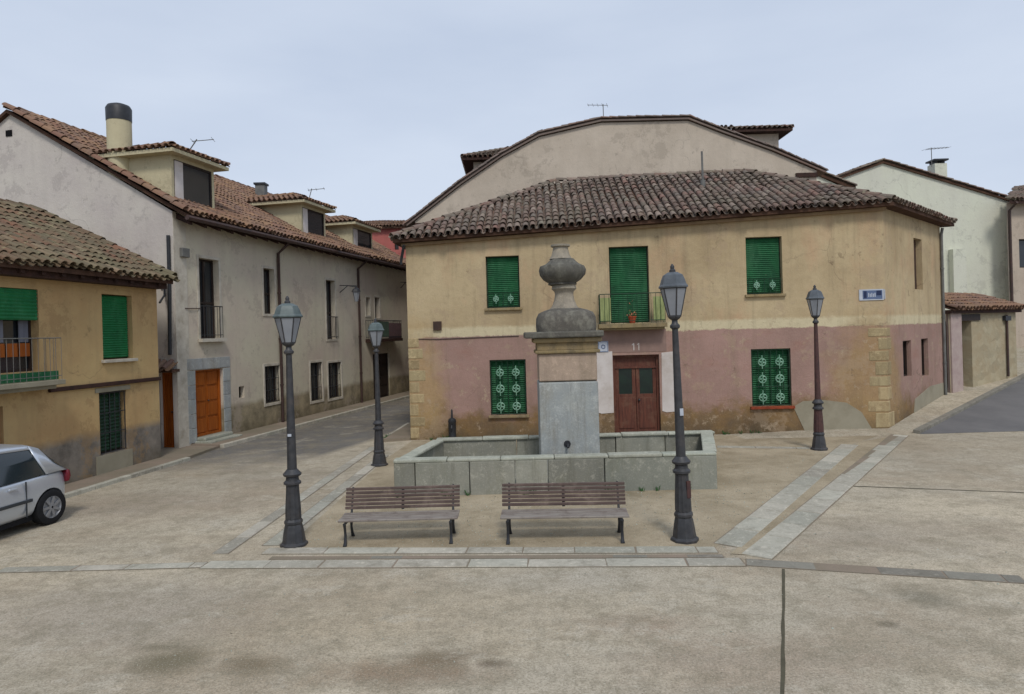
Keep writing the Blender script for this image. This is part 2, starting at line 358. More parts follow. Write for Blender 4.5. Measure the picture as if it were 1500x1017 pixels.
    M['lamp_iron'] = flat_mat('lamp_cast_iron', (58, 59, 62), (40, 41, 44), .5, .5, sc=10, bump=.15, dirt=(74, 68, 66))
    M['lamp_rust'] = flat_mat('rusty_cast_iron', (84, 58, 54), (62, 46, 46), .6, .3, sc=10, bump=.2)
    m = Mat('lantern_glass', .25, .5); M['lamp_glass'] = m.col(m.mix(m.noise(5), L(146, 150, 156), L(118, 122, 128)))
    M['slat_back'] = wood_mat('brown_bench_slat', (100, 84, 78), (76, 64, 60), .6, (1.2, 14, 14), worn=(122, 106, 98))
    M['slat_seat'] = wood_mat('sky_sheen_bench_slat', (142, 136, 128), (116, 106, 100), .5, (1.2, 14, 14), worn=(98, 86, 80))  # seat slats: sky reflection painted in as a paler grey than the back
    m = Mat('silver_car_paint', .28, .5, .55); M['silver'] = m.col(m.mix(m.noise(40, 2), L(198, 204, 212), L(188, 196, 206)))
    M['car_glass'] = (lambda q: q.col(q.mix(q.noise(1), L(30, 38, 46), L(40, 50, 52))))(Mat('tinted_car_glass', .06, .7))
    M['rubber'] = flat_mat('black_rubber', (26, 27, 30), (34, 34, 36), .8, .2, bump=.1)
    M['alloy'] = flat_mat('wheel_trim', (150, 152, 156), (128, 130, 134), .4, .5, metal=.4)
    M['taillight'] = (lambda q: q.col(q.mix(q.noise(8), L(120, 30, 44), L(90, 20, 34))))(Mat('red_lens', .2, .5))
    M['plastic'] = flat_mat('dark_trim_plastic', (56, 60, 64), (48, 50, 54), .6, .3)
    M['blue'] = flat_mat('blue_enamel', (92, 108, 140), (80, 96, 126), .4, .4, bump=0)
    M['dkblue'] = flat_mat('dark_blue_enamel', (30, 44, 80), (26, 38, 70), .4, .4, bump=0)
    M['enamel'] = flat_mat('pale_enamel', (186, 192, 200), (170, 176, 188), .4, .4, sc=8, bump=0)
    M['terracotta'] = flat_mat('terracotta', (176, 84, 56), (156, 72, 48), .8, .2)
    M['leaf'] = flat_mat('plant_leaf', (64, 104, 56), (44, 82, 42), .7, .3, sc=20)
    M['petal'] = flat_mat('pale_flower', (222, 150, 120), (214, 120, 96), .7, .3, sc=30)
    M['brick'] = flat_mat('red_brick_sill', (150, 74, 50), (122, 60, 44), .9, .1, sc=8)
    M['rust_metal'] = flat_mat('rusty_dark_box', (78, 58, 48), (58, 46, 40), .7, .3)
    M['post_white'] = flat_mat('faded_pinkish_render', (176, 160, 152), (160, 140, 136))
    m = Mat('rubble_wall', .95, .1)
    v = m.voro(3.2, m.pos((1, 1, 1.5)), out='Color'); sep = m.n('ShaderNodeSeparateColor'); m.put(sep.inputs[0], v)
    c = m.mix(sep.outputs[0], L(178, 168, 142), L(156, 146, 122)); c = m.mix(m.mr(m.noise(2, 6, .7), .4, .7), c, L(166, 150, 122))
    m.bump(m.noise(7, 6, .75), .7, .04); M['rubble'] = m.col(c)
    M['slab_pale'] = stone_mat('pale_paving_stone', (188, 182, 168), (170, 164, 150), (136, 130, 116), .8, 2.5)
    M['slab_grey'] = stone_mat('grey_paving_stone', (142, 137, 126), (128, 122, 112), (112, 106, 94), .6, 2.5)
mats()

def ground_mats():
    # foreground concrete / worn aggregate
    m = Mat('worn_concrete_ground', .93, .15)
    c = m.mix(m.mr(m.noise(.16, 6, .6), .38, .62), L(200, 187, 164), L(178, 169, 152))
    c = m.mix(m.mr(m.noise(.34, 6, .68, m.pos(loc=(7, 3, 0))), .48, .62, 0, .7), c, L(166, 151, 130))
    c = m.mix(m.mr(m.noise(.6, 6, .7, m.pos(loc=(1, 9, 0))), .52, .68, 0, .6), c, L(176, 168, 152))
    for px, py, rx, ry, k, cc in [(250, 968, .30, .2, 1, (84, 80, 56)), (242, 948, .2, .08, .9, (90, 86, 66)), (365, 975, .25, .16, .9, (96, 84, 62)),
                                  (600, 985, .6, .22, .9, (118, 94, 72)), (650, 962, .3, .12, .9, (92, 76, 56)), (720, 972, .14, .07, 1, (84, 70, 54)),
                                  (1355, 875, .22, .25, .9, (104, 100, 84)), (1300, 915, .08, .06, 1, (90, 84, 70)), (1080, 975, .8, .5, .5, (146, 122, 104)),
                                  (940, 915, .5, .18, .5, (146, 120, 102)), (800, 850, .9, .3, .4, (190, 186, 176)), (560, 900, 2.0, .9, .45, (162, 144, 116)),
                                  (200, 740, 2.4, .8, .5, (142, 122, 108)), (120, 900, 1.6, .8, .5, (150, 140, 132)), (1290, 780, 1.6, .8, .45, (136, 124, 114)), (430, 700, 1.2, .7, .4, (126, 122, 118)), (1400, 655, 3.5, 1.2, .5, (150, 138, 120))]:
        p = G(px, py); c = m.mix(m.math('MULTIPLY', m.blob(p, (rx * 1.1, ry * 1.1, 1), 1.0, .55, 3.0), k * .75), c, L(*cc))
    sx = m.n('ShaderNodeSeparateXYZ'); m.put(sx.inputs[0], m.pos()); X, Y = sx.outputs[0], sx.outputs[1]
    wv = m.math('MULTIPLY', m.math('SUBTRACT', m.noise(.7, 6, .65, m.pos(loc=(9, 2, 0))), .5), 1.0)
    near = m.mr(m.math('ADD', Y, m.math('MULTIPLY', wv, 6)), 15.2, 18.2)
    edge = m.math('MINIMUM', m.math('ADD', m.math('MULTIPLY', m.math('SUBTRACT', Y, 16.9), .30), -5.1), -2.2)
    side = m.mr(m.math('SUBTRACT', m.math('ADD', X, m.math('MULTIPLY', wv, .5)), edge), -.15, .2, 1, 0)
    asp = m.mix(m.mr(m.noise(.8, 6, .7, m.pos((1, .35, 1))), .4, .6), L(98, 99, 102), L(84, 84, 88))
    c = m.mix(m.math('MULTIPLY', m.math('MULTIPLY', near, side), m.mr(Y, 14, 15, 0, .95)), c, asp)
    tr = m.noise(1, 5, .6, m.pos((.35, 2.2, 1), rot=(0, 0, R(8))))
    c = m.mix(m.mr(tr, .52, .7, 0, .25), c, L(132, 124, 110))
    c = m.mix(m.mr(m.noise(.5, 9, .78, m.pos((1, 1.6, 1), loc=(14, 5, 0))), .53, .57, 0, .36), c, L(156, 144, 124))
    c = m.mix(m.mr(m.noise(.8, 9, .78, m.pos((1, 1.4, 1), loc=(2, 15, 0))), .56, .60, 0, .4), c, L(196, 188, 172))
    c = m.mix(m.mr(m.noise(2.2, 9, .82, m.pos(loc=(4, 4, 0))), .48, .60, 0, .5), c, L(132, 124, 104))
    c = m.mix(m.math('MULTIPLY', cracks(m, .16, .004), .5), c, L(108, 100, 84))
    c = m.mix(m.mr(m.noise(9, 6, .8), .45, .7, 0, .55), c, L(122, 114, 96))
    c = m.mix(m.mr(m.noise(40, 4, .8), .46, .66, 0, .7), c, L(104, 98, 84))
    c = m.mix(m.mr(m.noise(55, 3, .8, m.pos(loc=(2, 2, 2))), .55, .72, 0, .5), c, L(226, 220, 204))
    h = m.math('ADD', m.math('MULTIPLY', m.noise(3, 6, .7), .9), m.noise(50, 4, .7)); m.bump(h, .5, .015)
    M['ground'] = m.col(c)
    m = Mat('plaza_earth', .95, .1)
    c = m.mix(m.mr(m.noise(.7, 6, .7), .38, .62), L(174, 161, 138), L(148, 136, 114))
    c = m.mix(m.mr(m.noise(1.6, 6, .72, m.pos(loc=(3, 3, 3))), .5, .66, 0, .6), c, L(128, 116, 92))
    c = m.mix(m.mr(m.noise(45, 4, .8), .48, .68, 0, .5), c, L(104, 94, 76))
    c = m.mix(m.mr(m.noise(35, 3, .8, m.pos(loc=(2, 2, 2))), .56, .72, 0, .5), c, L(206, 194, 168))
    m.bump(m.noise(40, 5, .75), .5, .015); M['earth'] = m.col(c)
    m = Mat('asphalt', .9, .25)
    c = m.mix(m.mr(m.noise(.5, 6, .65, m.pos((1, .5, 1))), .38, .62), L(116, 117, 120), L(98, 98, 102))
    c = m.mix(m.mr(m.noise(.9, 6, .7, m.pos(loc=(5, 1, 1))), .54, .66, 0, .6), c, L(122, 120, 116))
    c = m.mix(m.mr(m.noise(60, 3, .8), .5, .7, 0, .4), c, L(130, 130, 128))
    m.bump(m.noise(60, 4, .7), .5, .01); M['asphalt'] = m.col(c)
    m = Mat('patched_asphalt', .9, .25)
    c = m.mix(m.mr(m.noise(.7, 6, .65), .38, .62), L(112, 110, 109), L(100, 99, 99))
    m.bump(m.noise(60, 4, .7), .5, .01); M['asphalt_dark'] = m.col(c)
    m = Mat('sidewalk_concrete', .93, .15)
    c = m.mix(m.mr(m.noise(.8, 6, .68), .38, .62), L(140, 126, 112), L(124, 116, 100))
    c = m.mix(m.mr(m.noise(45, 4, .8), .5, .7, 0, .4), c, L(100, 92, 78)); m.bump(m.noise(30, 5, .7), .4, .01)
    M['walk'] = m.col(c)
ground_mats()

# ================================================================== GROUND
def axis(lo, a, b, hi, step, far):
    v = []; x = lo
    while x < a: v.append(x); x += far
    x = a
    while x < b: v.append(x); x += step
    x = b
    while x <= hi: v.append(x); x += far
    return v
xs = axis(-400, -20, 40, 420, 1.0, 20); ys = sorted(set(axis(-120, -2, 50, 600, 1.0, 20) + [18.0]))
mb = MB(); mb.v = [Vector((x, y, hgt(x, y))) for y in ys for x in xs]; nx = len(xs)
mb.f = [(j * nx + i, j * nx + i + 1, (j + 1) * nx + i + 1, (j + 1) * nx + i) for j in range(len(ys) - 1) for i in range(nx - 1)]; mb.mi = [0] * len(mb.f)
mb.build('ground', M['ground'], kind='structure')

def sheet(name, pts, z, mat, kind='structure'):
    m_ = MB(); m_.add([Vector((p.x, p.y, z)) for p in pts], [tuple(range(len(pts)))])
    return m_.build(name, mat, kind=kind)
# plaza earth inside the paving borders
plaza = [G(415, 806), G(1045, 805), G(1240, 654), G(1300, 634), G(604, 646), G(566, 672)]
sheet('plaza_ground', plaza, .004, M['earth'])
# infill between the double borders
sheet('border_infill_ground', [G(1070, 812), G(1098, 814), G(1306, 640), G(1258, 648)], .008, M['earth'])

# --- slabs
rs = random.Random(3)
def slab_meshes(mat, n=3):
    out = []
    for k in range(n):
        b = MB(); j = lambda: rs.uniform(-.012, .012)
        p = [(-.5 + j(), -.5 + j(), 0), (.5 + j(), -.5 + j(), 0), (.5 + j(), .5 + j(), 0), (-.5 + j(), .5 + j(), 0)]
        top = [(q[0] * .985, q[1] * .96, 1) for q in p]
        mid = [(q[0], q[1], .8) for q in p]
        b.add(p + mid + top, [(0, 1, 5, 4), (1, 2, 6, 5), (2, 3, 7, 6), (3, 0, 4, 7), (4, 5, 9, 8), (5, 6, 10, 9), (6, 7, 11, 10), (7, 4, 8, 11), (8, 9, 10, 11)])
        out.append(b.mesh('paving_slab', mat))
    return out
SLP, SLG = slab_meshes(M['slab_pale']), slab_meshes(M['slab_grey'])
def strip(name, A, B, wd, meshes, ln=.85, bed=M['slab_grey'], top=.014, gap=.02):
    d = (B - A); Ln = d.length; d.normalize(); nrm = Vector((-d.y, d.x, 0)); an = math.atan2(d.y, d.x)
    b = MB(); q = [A + nrm * wd * .52, A - nrm * wd * .52, B - nrm * wd * .52, B + nrm * wd * .52]
    b.add([Vector((p.x, p.y, hgt(p.x, p.y) + .006)) for p in q], [(0, 1, 2, 3)])
    o = b.build(name, M['walk'], kind='structure')
    x = 0
    while x < Ln - .1:
        l = min(ln * rs.uniform(.8, 1.2), Ln - x); c = A + d * (x + l / 2)
        Mx = Matrix.Translation((c.x, c.y, hgt(c.x, c.y) - .04)) @ Matrix.Rotation(an + rs.uniform(-.006, .006), 4, 'Z') @ Matrix.Rotation(rs.uniform(-.004, .004), 4, 'X') @ Matrix.Diagonal((l - gap, wd - .015, .04 + top + rs.uniform(-.004, .004), 1))
        place(rs.choice(meshes), 'paving_slab', o, Mx); x += l
    return o
strip('front_paving_border', G(388, 808), G(1050, 806), .26, SLP)
strip('front_paving_edge', G(300, 828), G(1090, 824), .30, SLP)
strip('front_gutter', G(396, 818), G(1060, 815), .12, SLG, ln=.5, top=.004)
strip('left_paving_band', G(0, 836), G(300, 828), .22, SLP, top=.006)
strip('right_paving_band', G(1092, 824), G(1500, 850), .26, SLG, ln=.7, top=.008)
strip('left_outer_border', G(322, 812), G(548, 655), .24, SLP)
strip('left_inner_border', G(396, 800), G(562, 668), .26, SLP)
strip('right_inner_border', G(1066, 800), G(1245, 652), .40, SLP)
strip('right_outer_border', G(1108, 816), G(1318, 638), .40, SLP)
strip('rear_paving_border', G(1050, 655), G(1186, 657), .26, SLP)
strip('rear_house_kerb', G(600, 620), G(552, 650), .2, SLP)
# concrete joints and old cable cuts in the ground
def seam(A, B, wd, mat, name='paving_joint'):
    d = (B - A).normalized(); nrm = Vector((-d.y, d.x, 0)); b = MB(); n = 14; L0 = (B - A).length
    vs_ = []
    for i in range(n + 1):
        c = A + d * L0 * i / n + nrm * rs.uniform(-.004, .004); w2 = wd * rs.uniform(.35, .6)
        for s_ in (1, -1): p = c + nrm * w2 * s_; vs_.append(Vector((p.x, p.y, .004)))
    b.add(vs_, [(2 * i, 2 * i + 1, 2 * i + 3, 2 * i + 2) for i in range(n)]); return b.build(name, mat, kind='structure')
M['joint'] = flat_mat('joint_filler', (92, 88, 74), (78, 74, 62), .9, .1, sc=6)
seam(G(1148, 834), G(1146, 1060), .035, M['joint'])
seam(G(1235, 712), G(1500, 722), .05, M['joint'])
# left street asphalt
# right street asphalt climbing the slope
e0, e1 = Vector((10.7, 18.05, 0)), Vector((19.4, 25.5, 0)); de = (e1 - e0) / (e1.y - e0.y)
mb = MB(); vv = []; yy = [18.05 + i * .75 for i in range(46)]
for y in yy:
    xl = e0.x + de.x * (y - 18.05)
    for k in range(9):
        x = xl + (46 - xl) * k / 8 if xl < 45 else 45 + k * .1
        vv.append(Vector((x, y, hgt(x, y) + .006)))
mb.add(vv, [(j * 9 + i, j * 9 + i + 1, (j + 1) * 9 + i + 1, (j + 1) * 9 + i) for j in range(len(yy) - 1) for i in range(8)])
mb.build('right_street_asphalt', M['asphalt_dark'], kind='structure')

# ================================================================== ROOF TILES
def tile_profile(r0, r1, ln, seg=6, thick=.012, full=True, concave=False):
    """cover tile: local x across, y upslope, z out"""
    b = MB(); sg = -1 if concave else 1
    rings = []
    for (r, y, dz) in ((r0, 0, .022), (r1, ln, 0.0)):
        for rr in ((r, r - thick) if full else (r,)):
            rings.append([Vector((rr * math.cos(math.pi * k / seg), y, dz + sg * rr * math.sin(math.pi * k / seg) * .9)) for k in range(seg + 1)])
    vs_ = [p for rg in rings for p in rg]; n = seg + 1; fs = []
    if full:
        for k in range(seg):
            fs += [(k, k + 1, 2 * n + k + 1, 2 * n + k), (n + k + 1, n + k, 3 * n + k, 3 * n + k + 1), (k + 1, k, n + k, n + k + 1)]
    else:
        for k in range(seg): fs.append((k, k + 1, n + k + 1, n + k))
    b.add(vs_, fs); return b
def inpoly(x, y, P):
    c = False; j = len(P) - 1
    for i in range(len(P)):
        if (P[i][1] > y) != (P[j][1] > y) and x < (P[j][0] - P[i][0]) * (y - P[i][1]) / (P[j][1] - P[i][1]) + P[i][0]: c = not c
        j = i
    return c
TMESH = {}
def tiles(root, roof, faces, mat, limit=300, w_=.215, row=.34, ridges=(), seedn=1):
    """faces: list of (poly3d, eave_a, eave_b)"""
    rt = random.Random(seedn); todo = []; stuff = MB()
    pan = tile_profile(.078, .078, .40, 4, full=False, concave=True); cov = tile_profile(.088, .070, .42, 5, .012, True)
    for poly, ea, eb in faces:
        e = (eb - ea).normalized(); nn = Vector((0, 0, 0))
        for i in range(1, len(poly) - 1): nn += (poly[i] - poly[0]).cross(poly[i + 1] - poly[0])
        nn.normalize()
        if nn.z < 0: nn = -nn
        s = nn.cross(e)
        if s.z < 0: s = -s
        if e.cross(s).dot(nn) < 0: e = -e; 
        P2 = [((p - ea).dot(e), (p - ea).dot(s)) for p in poly]
        x0, x1 = min(p[0] for p in P2), max(p[0] for p in P2); y1 = max(p[1] for p in P2)
        nc = int((x1 - x0) / w_) + 1; nr = int(y1 / row) + 1
        for i in range(nc):
            cx = x0 + (i + .5) * w_; cj = rt.uniform(-.012, .012)
            for j in range(nr):
                yy_ = j * row - .07
                if not inpoly(cx, yy_ + .16, P2): continue
                sag = .055 * mnoise.noise(Vector((cx * .5, yy_ * .6, seedn)))
                px_ = cx + cj + rt.uniform(-.012, .012); py_ = yy_ + rt.uniform(-.025, .025) - (rt.uniform(.03, .10) if rt.random() < .08 else 0)
                base = ea + e * px_ + s * py_ + nn * (.055 + sag + rt.uniform(0, .008))
                Rm = Matrix((e, s, nn)).transposed() @ Matrix.Rotation(rt.uniform(-.05, .05), 3, 'Z') @ Matrix.Rotation(rt.uniform(.0, .035), 3, 'X')
                todo.append((base, Rm))
                if inpoly(cx + w_ / 2, yy_ + .16, P2):
                    b2 = ea + e * (px_ + w_ / 2) + s * py_ + nn * (.055 + sag)
                    Rb = Matrix((e, s, nn)).transposed() @ Matrix.Rotation(.03, 3, 'X')
                    stuff.add([b2 + Rb @ v for v in pan.v], pan.f)
    todo.sort(key=lambda t: (t[0] - Vector((0, 0, CH))).length)
    key = mat.name
    if key not in TMESH:
        TMESH[key] = [tile_profile(.088 + k, .070, .42 + k, 6, .013, True).mesh('roof_tile', mat, smooth=False) for k in (0, .004, -.004)]
        TMESH[key + 'r'] = tile_profile(.125, .105, .46, 6, .015, True).mesh('ridge_tile', mat)
    for base, Rm in todo[:limit]:
        place(rt.choice(TMESH[key]), 'roof_tile', roof, Matrix.Translation(base) @ Rm.to_4x4())
    for base, Rm in todo[limit:]:
        stuff.add([base + Rm @ v for v in cov.v], cov.f)
    rid = tile_profile(.085, .07, .46, 6, .015, True) if not limit else tile_profile(.125, .105, .46, 6, .015, True)
    for a, b in ridges:
        d = b - a; ln = d.length; d.normalize(); sd_ = d.cross(Vector((0, 0, 1))).normalized(); up = sd_.cross(d); k = int(ln / .38)
        for i in range(k + 1):
            p = a + d * (ln * i / (k + 1)) + up * (.05 + rt.uniform(-.01, .012)) + sd_ * rt.uniform(-.012, .012)
            Rm = Matrix((sd_, d, up)).transposed() @ Matrix.Rotation(rt.uniform(-.05, .05), 3, 'Z')
            if limit: place(TMESH[key + 'r'], 'ridge_tile', roof, Matrix.Translation(p) @ Rm.to_4x4())
            else: stuff.add([p + Rm @ v for v in rid.v], rid.f)
    if stuff.f: stuff.build('roof_tile_field', mat, roof, kind='stuff', fix=False)

# ================================================================== WALLS, WINDOWS, DOORS
def wall(root, name, pl, u0, u1, z0, z1, mat, holes=(), depth=.22, top=None, reveal=None):
    """one facade: sheet with openings and their reveals; `top` adds a gable polygon above z1"""
    b = MB()
    us = sorted(set([u0, u1] + [h[k] for h in holes for k in (0, 1)])); zs = sorted(set([z0, z1] + [h[k] for h in holes for k in (2, 3)]))
    for i in range(len(us) - 1):
        for j in range(len(zs) - 1):
            cu, cz = (us[i] + us[i + 1]) / 2, (zs[j] + zs[j + 1]) / 2
            if any(h[0] < cu < h[1] and h[2] < cz < h[3] for h in holes): continue
            b.add([pl.P(us[i], 0, zs[j]), pl.P(us[i + 1], 0, zs[j]), pl.P(us[i + 1], 0, zs[j + 1]), pl.P(us[i], 0, zs[j + 1])], [(0, 1, 2, 3)])
    for h in holes:
        a, c, d, e = h; q = [(a, d), (c, d), (c, e), (a, e)]
        for k in range(4):
            p, r = q[k], q[(k + 1) % 4]
            b.add([pl.P(p[0], 0, p[1]), pl.P(r[0], 0, r[1]), pl.P(r[0], -depth, r[1]), pl.P(p[0], -depth, p[1])], [(0, 1, 2, 3)])
    if top: b.add([pl.P(u, 0, z) for u, z in top], [tuple(range(len(top)))])
    return b.build(name, mat, root, fix=False)
def frame_bars(b, pl, r, n0, n1, t=.06, vm=(), hm=()):
    u0, u1, z0, z1 = r
    b.pbox(pl, u0, u0 + t, z0, z1, n0, n1); b.pbox(pl, u1 - t, u1, z0, z1, n0, n1)
    b.pbox(pl, u0 + t, u1 - t, z0, z0 + t, n0, n1); b.pbox(pl, u0 + t, u1 - t, z1 - t, z1, n0, n1)
    for f_ in vm: u = u0 + (u1 - u0) * f_; b.pbox(pl, u - t / 2, u + t / 2, z0 + t, z1 - t, n0 + .003, n1 - .003)
    for f_ in hm: z = z0 + (z1 - z0) * f_; b.pbox(pl, u0 + t, u1 - t, z - t / 2, z + t / 2, n0 + .006, n1 - .006)
def blind(win, pl, r, n, mat, slat=.055, name='shutter'):
    u0, u1, z0, z1 = r; b = MB(); z = z0
    while z < z1 - .01:
        zt = min(z + slat, z1)
        b.add([pl.P(u0, n, z), pl.P(u1, n, z), pl.P(u1, n + .022, z + (zt - z) * .5), pl.P(u0, n + .022, z + (zt - z) * .5), pl.P(u1, n, zt), pl.P(u0, n, zt)], [(0, 1, 2, 3), (3, 2, 4, 5)])
        z = zt
    return b.build(name, mat, win, fix=False)
def grille(win, pl, r, n, mat, nb=6, nh=3, rad=.009, name='grille'):
    u0, u1, z0, z1 = r; b = MB()
    for i in range(nb + 1): u = u0 + (u1 - u0) * i / nb; b.tube([pl.P(u, n, z0), pl.P(u, n, z1)], rad, 6)
    for i in range(nh + 1): z = z0 + (z1 - z0) * i / nh; b.tube([pl.P(u0, n + .015, z), pl.P(u1, n + .015, z)], rad, 6)
    return b.build(name, mat, win)
def scroll(b, pl, u, n, z, s, rad=.012):
    """wrought rosette: ring with four curled petals and short stems"""
    c = z + s * .3; R_ = s * .24
    b.tube([pl.P(u + R_ * math.cos(k * .5712), n, c + R_ * math.sin(k * .5712)) for k in range(12)], rad * .8, 5)
    for q in range(4):
        a = math.pi / 4 + q * math.pi / 2; pts = []
        for k in range(7): t = k / 6; r_ = R_ * (.15 + .85 * t); an = a + .7 * math.sin(t * 3.1); pts.append(pl.P(u + r_ * math.cos(an), n + .01, c + r_ * math.sin(an)))
        b.tube(pts, rad, 5)
    b.tube([pl.P(u, n, c + R_), pl.P(u, n, c + R_ + s * .22)], rad * .7, 5); b.tube([pl.P(u, n, c - R_), pl.P(u, n, c - R_ - s * .2)], rad * .7, 5)
def window(root, pl, r, style='plain', name='window', fm=None, surround=None, sill=None, depth=.2):
    u0, u1, z0, z1 = r; b = MB(); fm = fm or M['brown_frame']
    frame_bars(b, pl, r, -depth - .05, -depth + .02, .055, vm=(.5,), hm=() if style != 'tall' else (.45,))
    win = b.build(name, fm, root)
    g = MB(); g.pbox(pl, u0 + .03, u1 - .03, z0 + .03, z1 - .03, -depth - .04, -depth - .02); g.build('pane', M['glass'], win)
    if surround:
        t, m_ = surround; s_ = MB(); frame_bars(s_, pl, (u0 - t, u1 + t, z0 - t, z1 + t), -.01, .022, t); s_.build('surround', m_, win, bevel=.006)
    if sill:
        s_ = MB(); s_.pbox(pl, u0 - .06, u1 + .06, z0 - .075, z0 - .002, -.05, .09); s_.build('sill', sill, win, bevel=.01)
    return win
def railing(parent, pl, u0, u1, z0, z1, nf, mat, sp=.11, rad=.008, nb=0.02):
    b = MB()
    b.tube([pl.P(u0, nb, z1), pl.P(u0, nf, z1), pl.P(u1, nf, z1), pl.P(u1, nb, z1)], rad * 2, 6)
    b.tube([pl.P(u0, nb, z0 + .08), pl.P(u0, nf, z0 + .08), pl.P(u1, nf, z0 + .08), pl.P(u1, nb, z0 + .08)], rad * 1.3, 6)
    k = int((u1 - u0) / sp)
    for i in range(k + 1): u = u0 + (u1 - u0) * i / k; b.tube([pl.P(u, nf, z0), pl.P(u, nf, z1)], rad, 5)
    k = max(1, int((nf - nb) / sp))
    for i in range(k):
        n = nb + (nf - nb) * i / k
        for u in (u0, u1): b.tube([pl.P(u, n, z0), pl.P(u, n, z1)], rad, 5)
    return b.build('railing', mat, parent)
def pipe(root, pts, r, mat, name='downpipe', clips=()):
    b = MB(); b.tube(pts, r, 10); o = b.build(name, mat, root, smooth=True)
    for c in clips:
        d = MB(); d.lathe([(r * 1.35, -.025), (r * 1.35, .025)], c, 10); d.build('pipe_clip', mat, o)
    return o
def antenna(loc, label, h=1.4, yaw=0, tilt=0, n=6, ln=.9):
    o = empty('tv_antenna', loc, label, 'antenna')
    b = MB(); b.tube([loc, loc + Vector((math.sin(tilt) * h, 0, h))], .018, 6); b.build('mast', M['grey_pipe'], o)
    t = loc + Vector((math.sin(tilt) * h, 0, h - .05)); d = Vector((math.cos(yaw), math.sin(yaw), .12)); s_ = Vector((-math.sin(yaw), math.cos(yaw), 0))
    b = MB(); b.tube([t - d * ln * .3, t + d * ln], .012, 6)
    for i in range(n): p = t - d * ln * .25 + d * ln * 1.2 * i / (n - 1); w2 = .28 - .02 * i; b.tube([p - s_ * w2, p + s_ * w2], .007, 5)
    b.build('boom', M['grey_pipe'], o)
    return o
V3 = Vector
def Z(v, z): return Vector((v.x, v.y, z))

# ================================================================== MAIN YELLOW HOUSE
A, B = G(602, 645), G(1302, 632); Cc = V3((14.25, 22.6, 0)); D = V3((-2.45, 27.0, 0))
plF = Plane(A, B); plS = Plane(B, Cc); plBk = Plane(Cc, D); plL = Plane(D, A)
ezL, ezR, ezC = plF.uv(600, 356)[1], plF.uv(1290, 303)[1], plS.uv(1384, 333)[1]; ez = ezR; ezC = max(ezC, ezL - .1)
print('main', A, B, 'eave', ez, 'side eave', plS.uv(1386, 330))
house = empty('house', A, 'two-storey house with ochre upper wall, pinkish lower wall and green shutters behind the fountain', 'house')
W1 = plF.rect(712, 375, 761, 451); WB = plF.rect(893, 361, 951, 473); W3 = plF.rect(1093, 347, 1146, 431)
W4 = plF.rect(718, 527, 771, 608); W5 = plF.rect(1101, 511, 1159, 595); DR = plF.rect(899, 520, 967, 637)
DR = (DR[0], DR[1], 0.06, DR[3])
zm = min(ezL, ezR, ezC) - .06
if WB[3] > zm - .02: WB = (WB[0], WB[1], WB[2], zm - .02)
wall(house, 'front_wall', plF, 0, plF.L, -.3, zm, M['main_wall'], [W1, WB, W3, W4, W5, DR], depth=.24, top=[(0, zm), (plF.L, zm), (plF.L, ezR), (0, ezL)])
S1 = plS.rect(1339, 350, 1351, 424); S2 = plS.rect(1323, 499, 1335, 552); S3 = plS.rect(1350, 496, 1360, 551)
wall(house, 'side_wall', plS, 0, plS.L, -.3, zm, M['main_wall'], [S1, S2, S3], depth=.2, top=[(0, zm), (plS.L, zm), (plS.L, ezC), (0, ezR)])
wall(house, 'back_wall', plBk, 0, plBk.L, -.3, zm, M['main_wall'], top=[(0, zm), (plBk.L, zm), (plBk.L, ezL), (0, ezC)]); wall(house, 'side_wall', plL, 0, plL.L, -.3, zm, M['main_wall'], top=[(0, zm), (plL.L, zm), (plL.L, ezL), (0, ezL)])
# roof
def outset(pts, o):
    n = len(pts); res = []
    for i in range(n):
        a, b, c = pts[i - 1], pts[i], pts[(i + 1) % n]
        d1 = (b - a).normalized(); d2 = (c - b).normalized(); n1 = V3((d1.y, -d1.x, 0)); n2 = V3((d2.y, -d2.x, 0))
        k = (n1 + n2); k = k / (1 + n1.dot(n2)); res.append(b + k * o)
    return res
foot = [Z(p, 0) for p in (A, B, Cc, D)]; eo = [Z(p, h_) for p, h_ in zip(outset(foot, .30), (ezL - .02, ezR - .02, ezC - .02, ezL - .02))]
rz = CH + ray(1090, 257).z * 22.0
E1 = at_y(815, 274, 23.2); E2 = at_y(1092, 258, 22.2); E2.z = rz; nq = (eo[1] - eo[0]).cross(E2 - eo[0]); E1.z = eo[0].z - (nq.x * (E1.x - eo[0].x) + nq.y * (E1.y - eo[0].y)) / nq.z
mb = MB(); ofz = V3((0, 0, .1))
for f_ in ((eo[0], eo[1], E2, E1), (eo[1], eo[2], E2), (eo[2], eo[3], E1, E2), (eo[3], eo[0], E1)): mb.add([p + ofz for p in f_], [tuple(range(len(f_)))])
mb.add([eo[0] + ofz, eo[1] + ofz, eo[2] + ofz, eo[3] + ofz], [(0, 1, 2, 3)])
for i in range(4): mb.add([eo[i], eo[(i + 1) % 4], eo[(i + 1) % 4] + ofz, eo[i] + ofz], [(0, 1, 2, 3)])
mb.add(eo, [(3, 2, 1, 0)])
roof = mb.build('roof', M['under'], house)
up = V3((0, 0, .1))
tiles(house, roof, [([eo[0] + up, eo[1] + up, E2 + up, E1 + up], eo[0] + up, eo[1] + up), ([eo[1] + up, eo[2] + up, E2 + up], eo[1] + up, eo[2] + up), ([eo[3] + up, eo[0] + up, E1 + up], eo[3] + up, eo[0] + up)],
      M['tile_old'], 300, ridges=[(E1 + up, E2 + up), (eo[1] + up, E2 + up), (eo[0] + up, E1 + up), (eo[2] + up, E2 + up)], seedn=2)
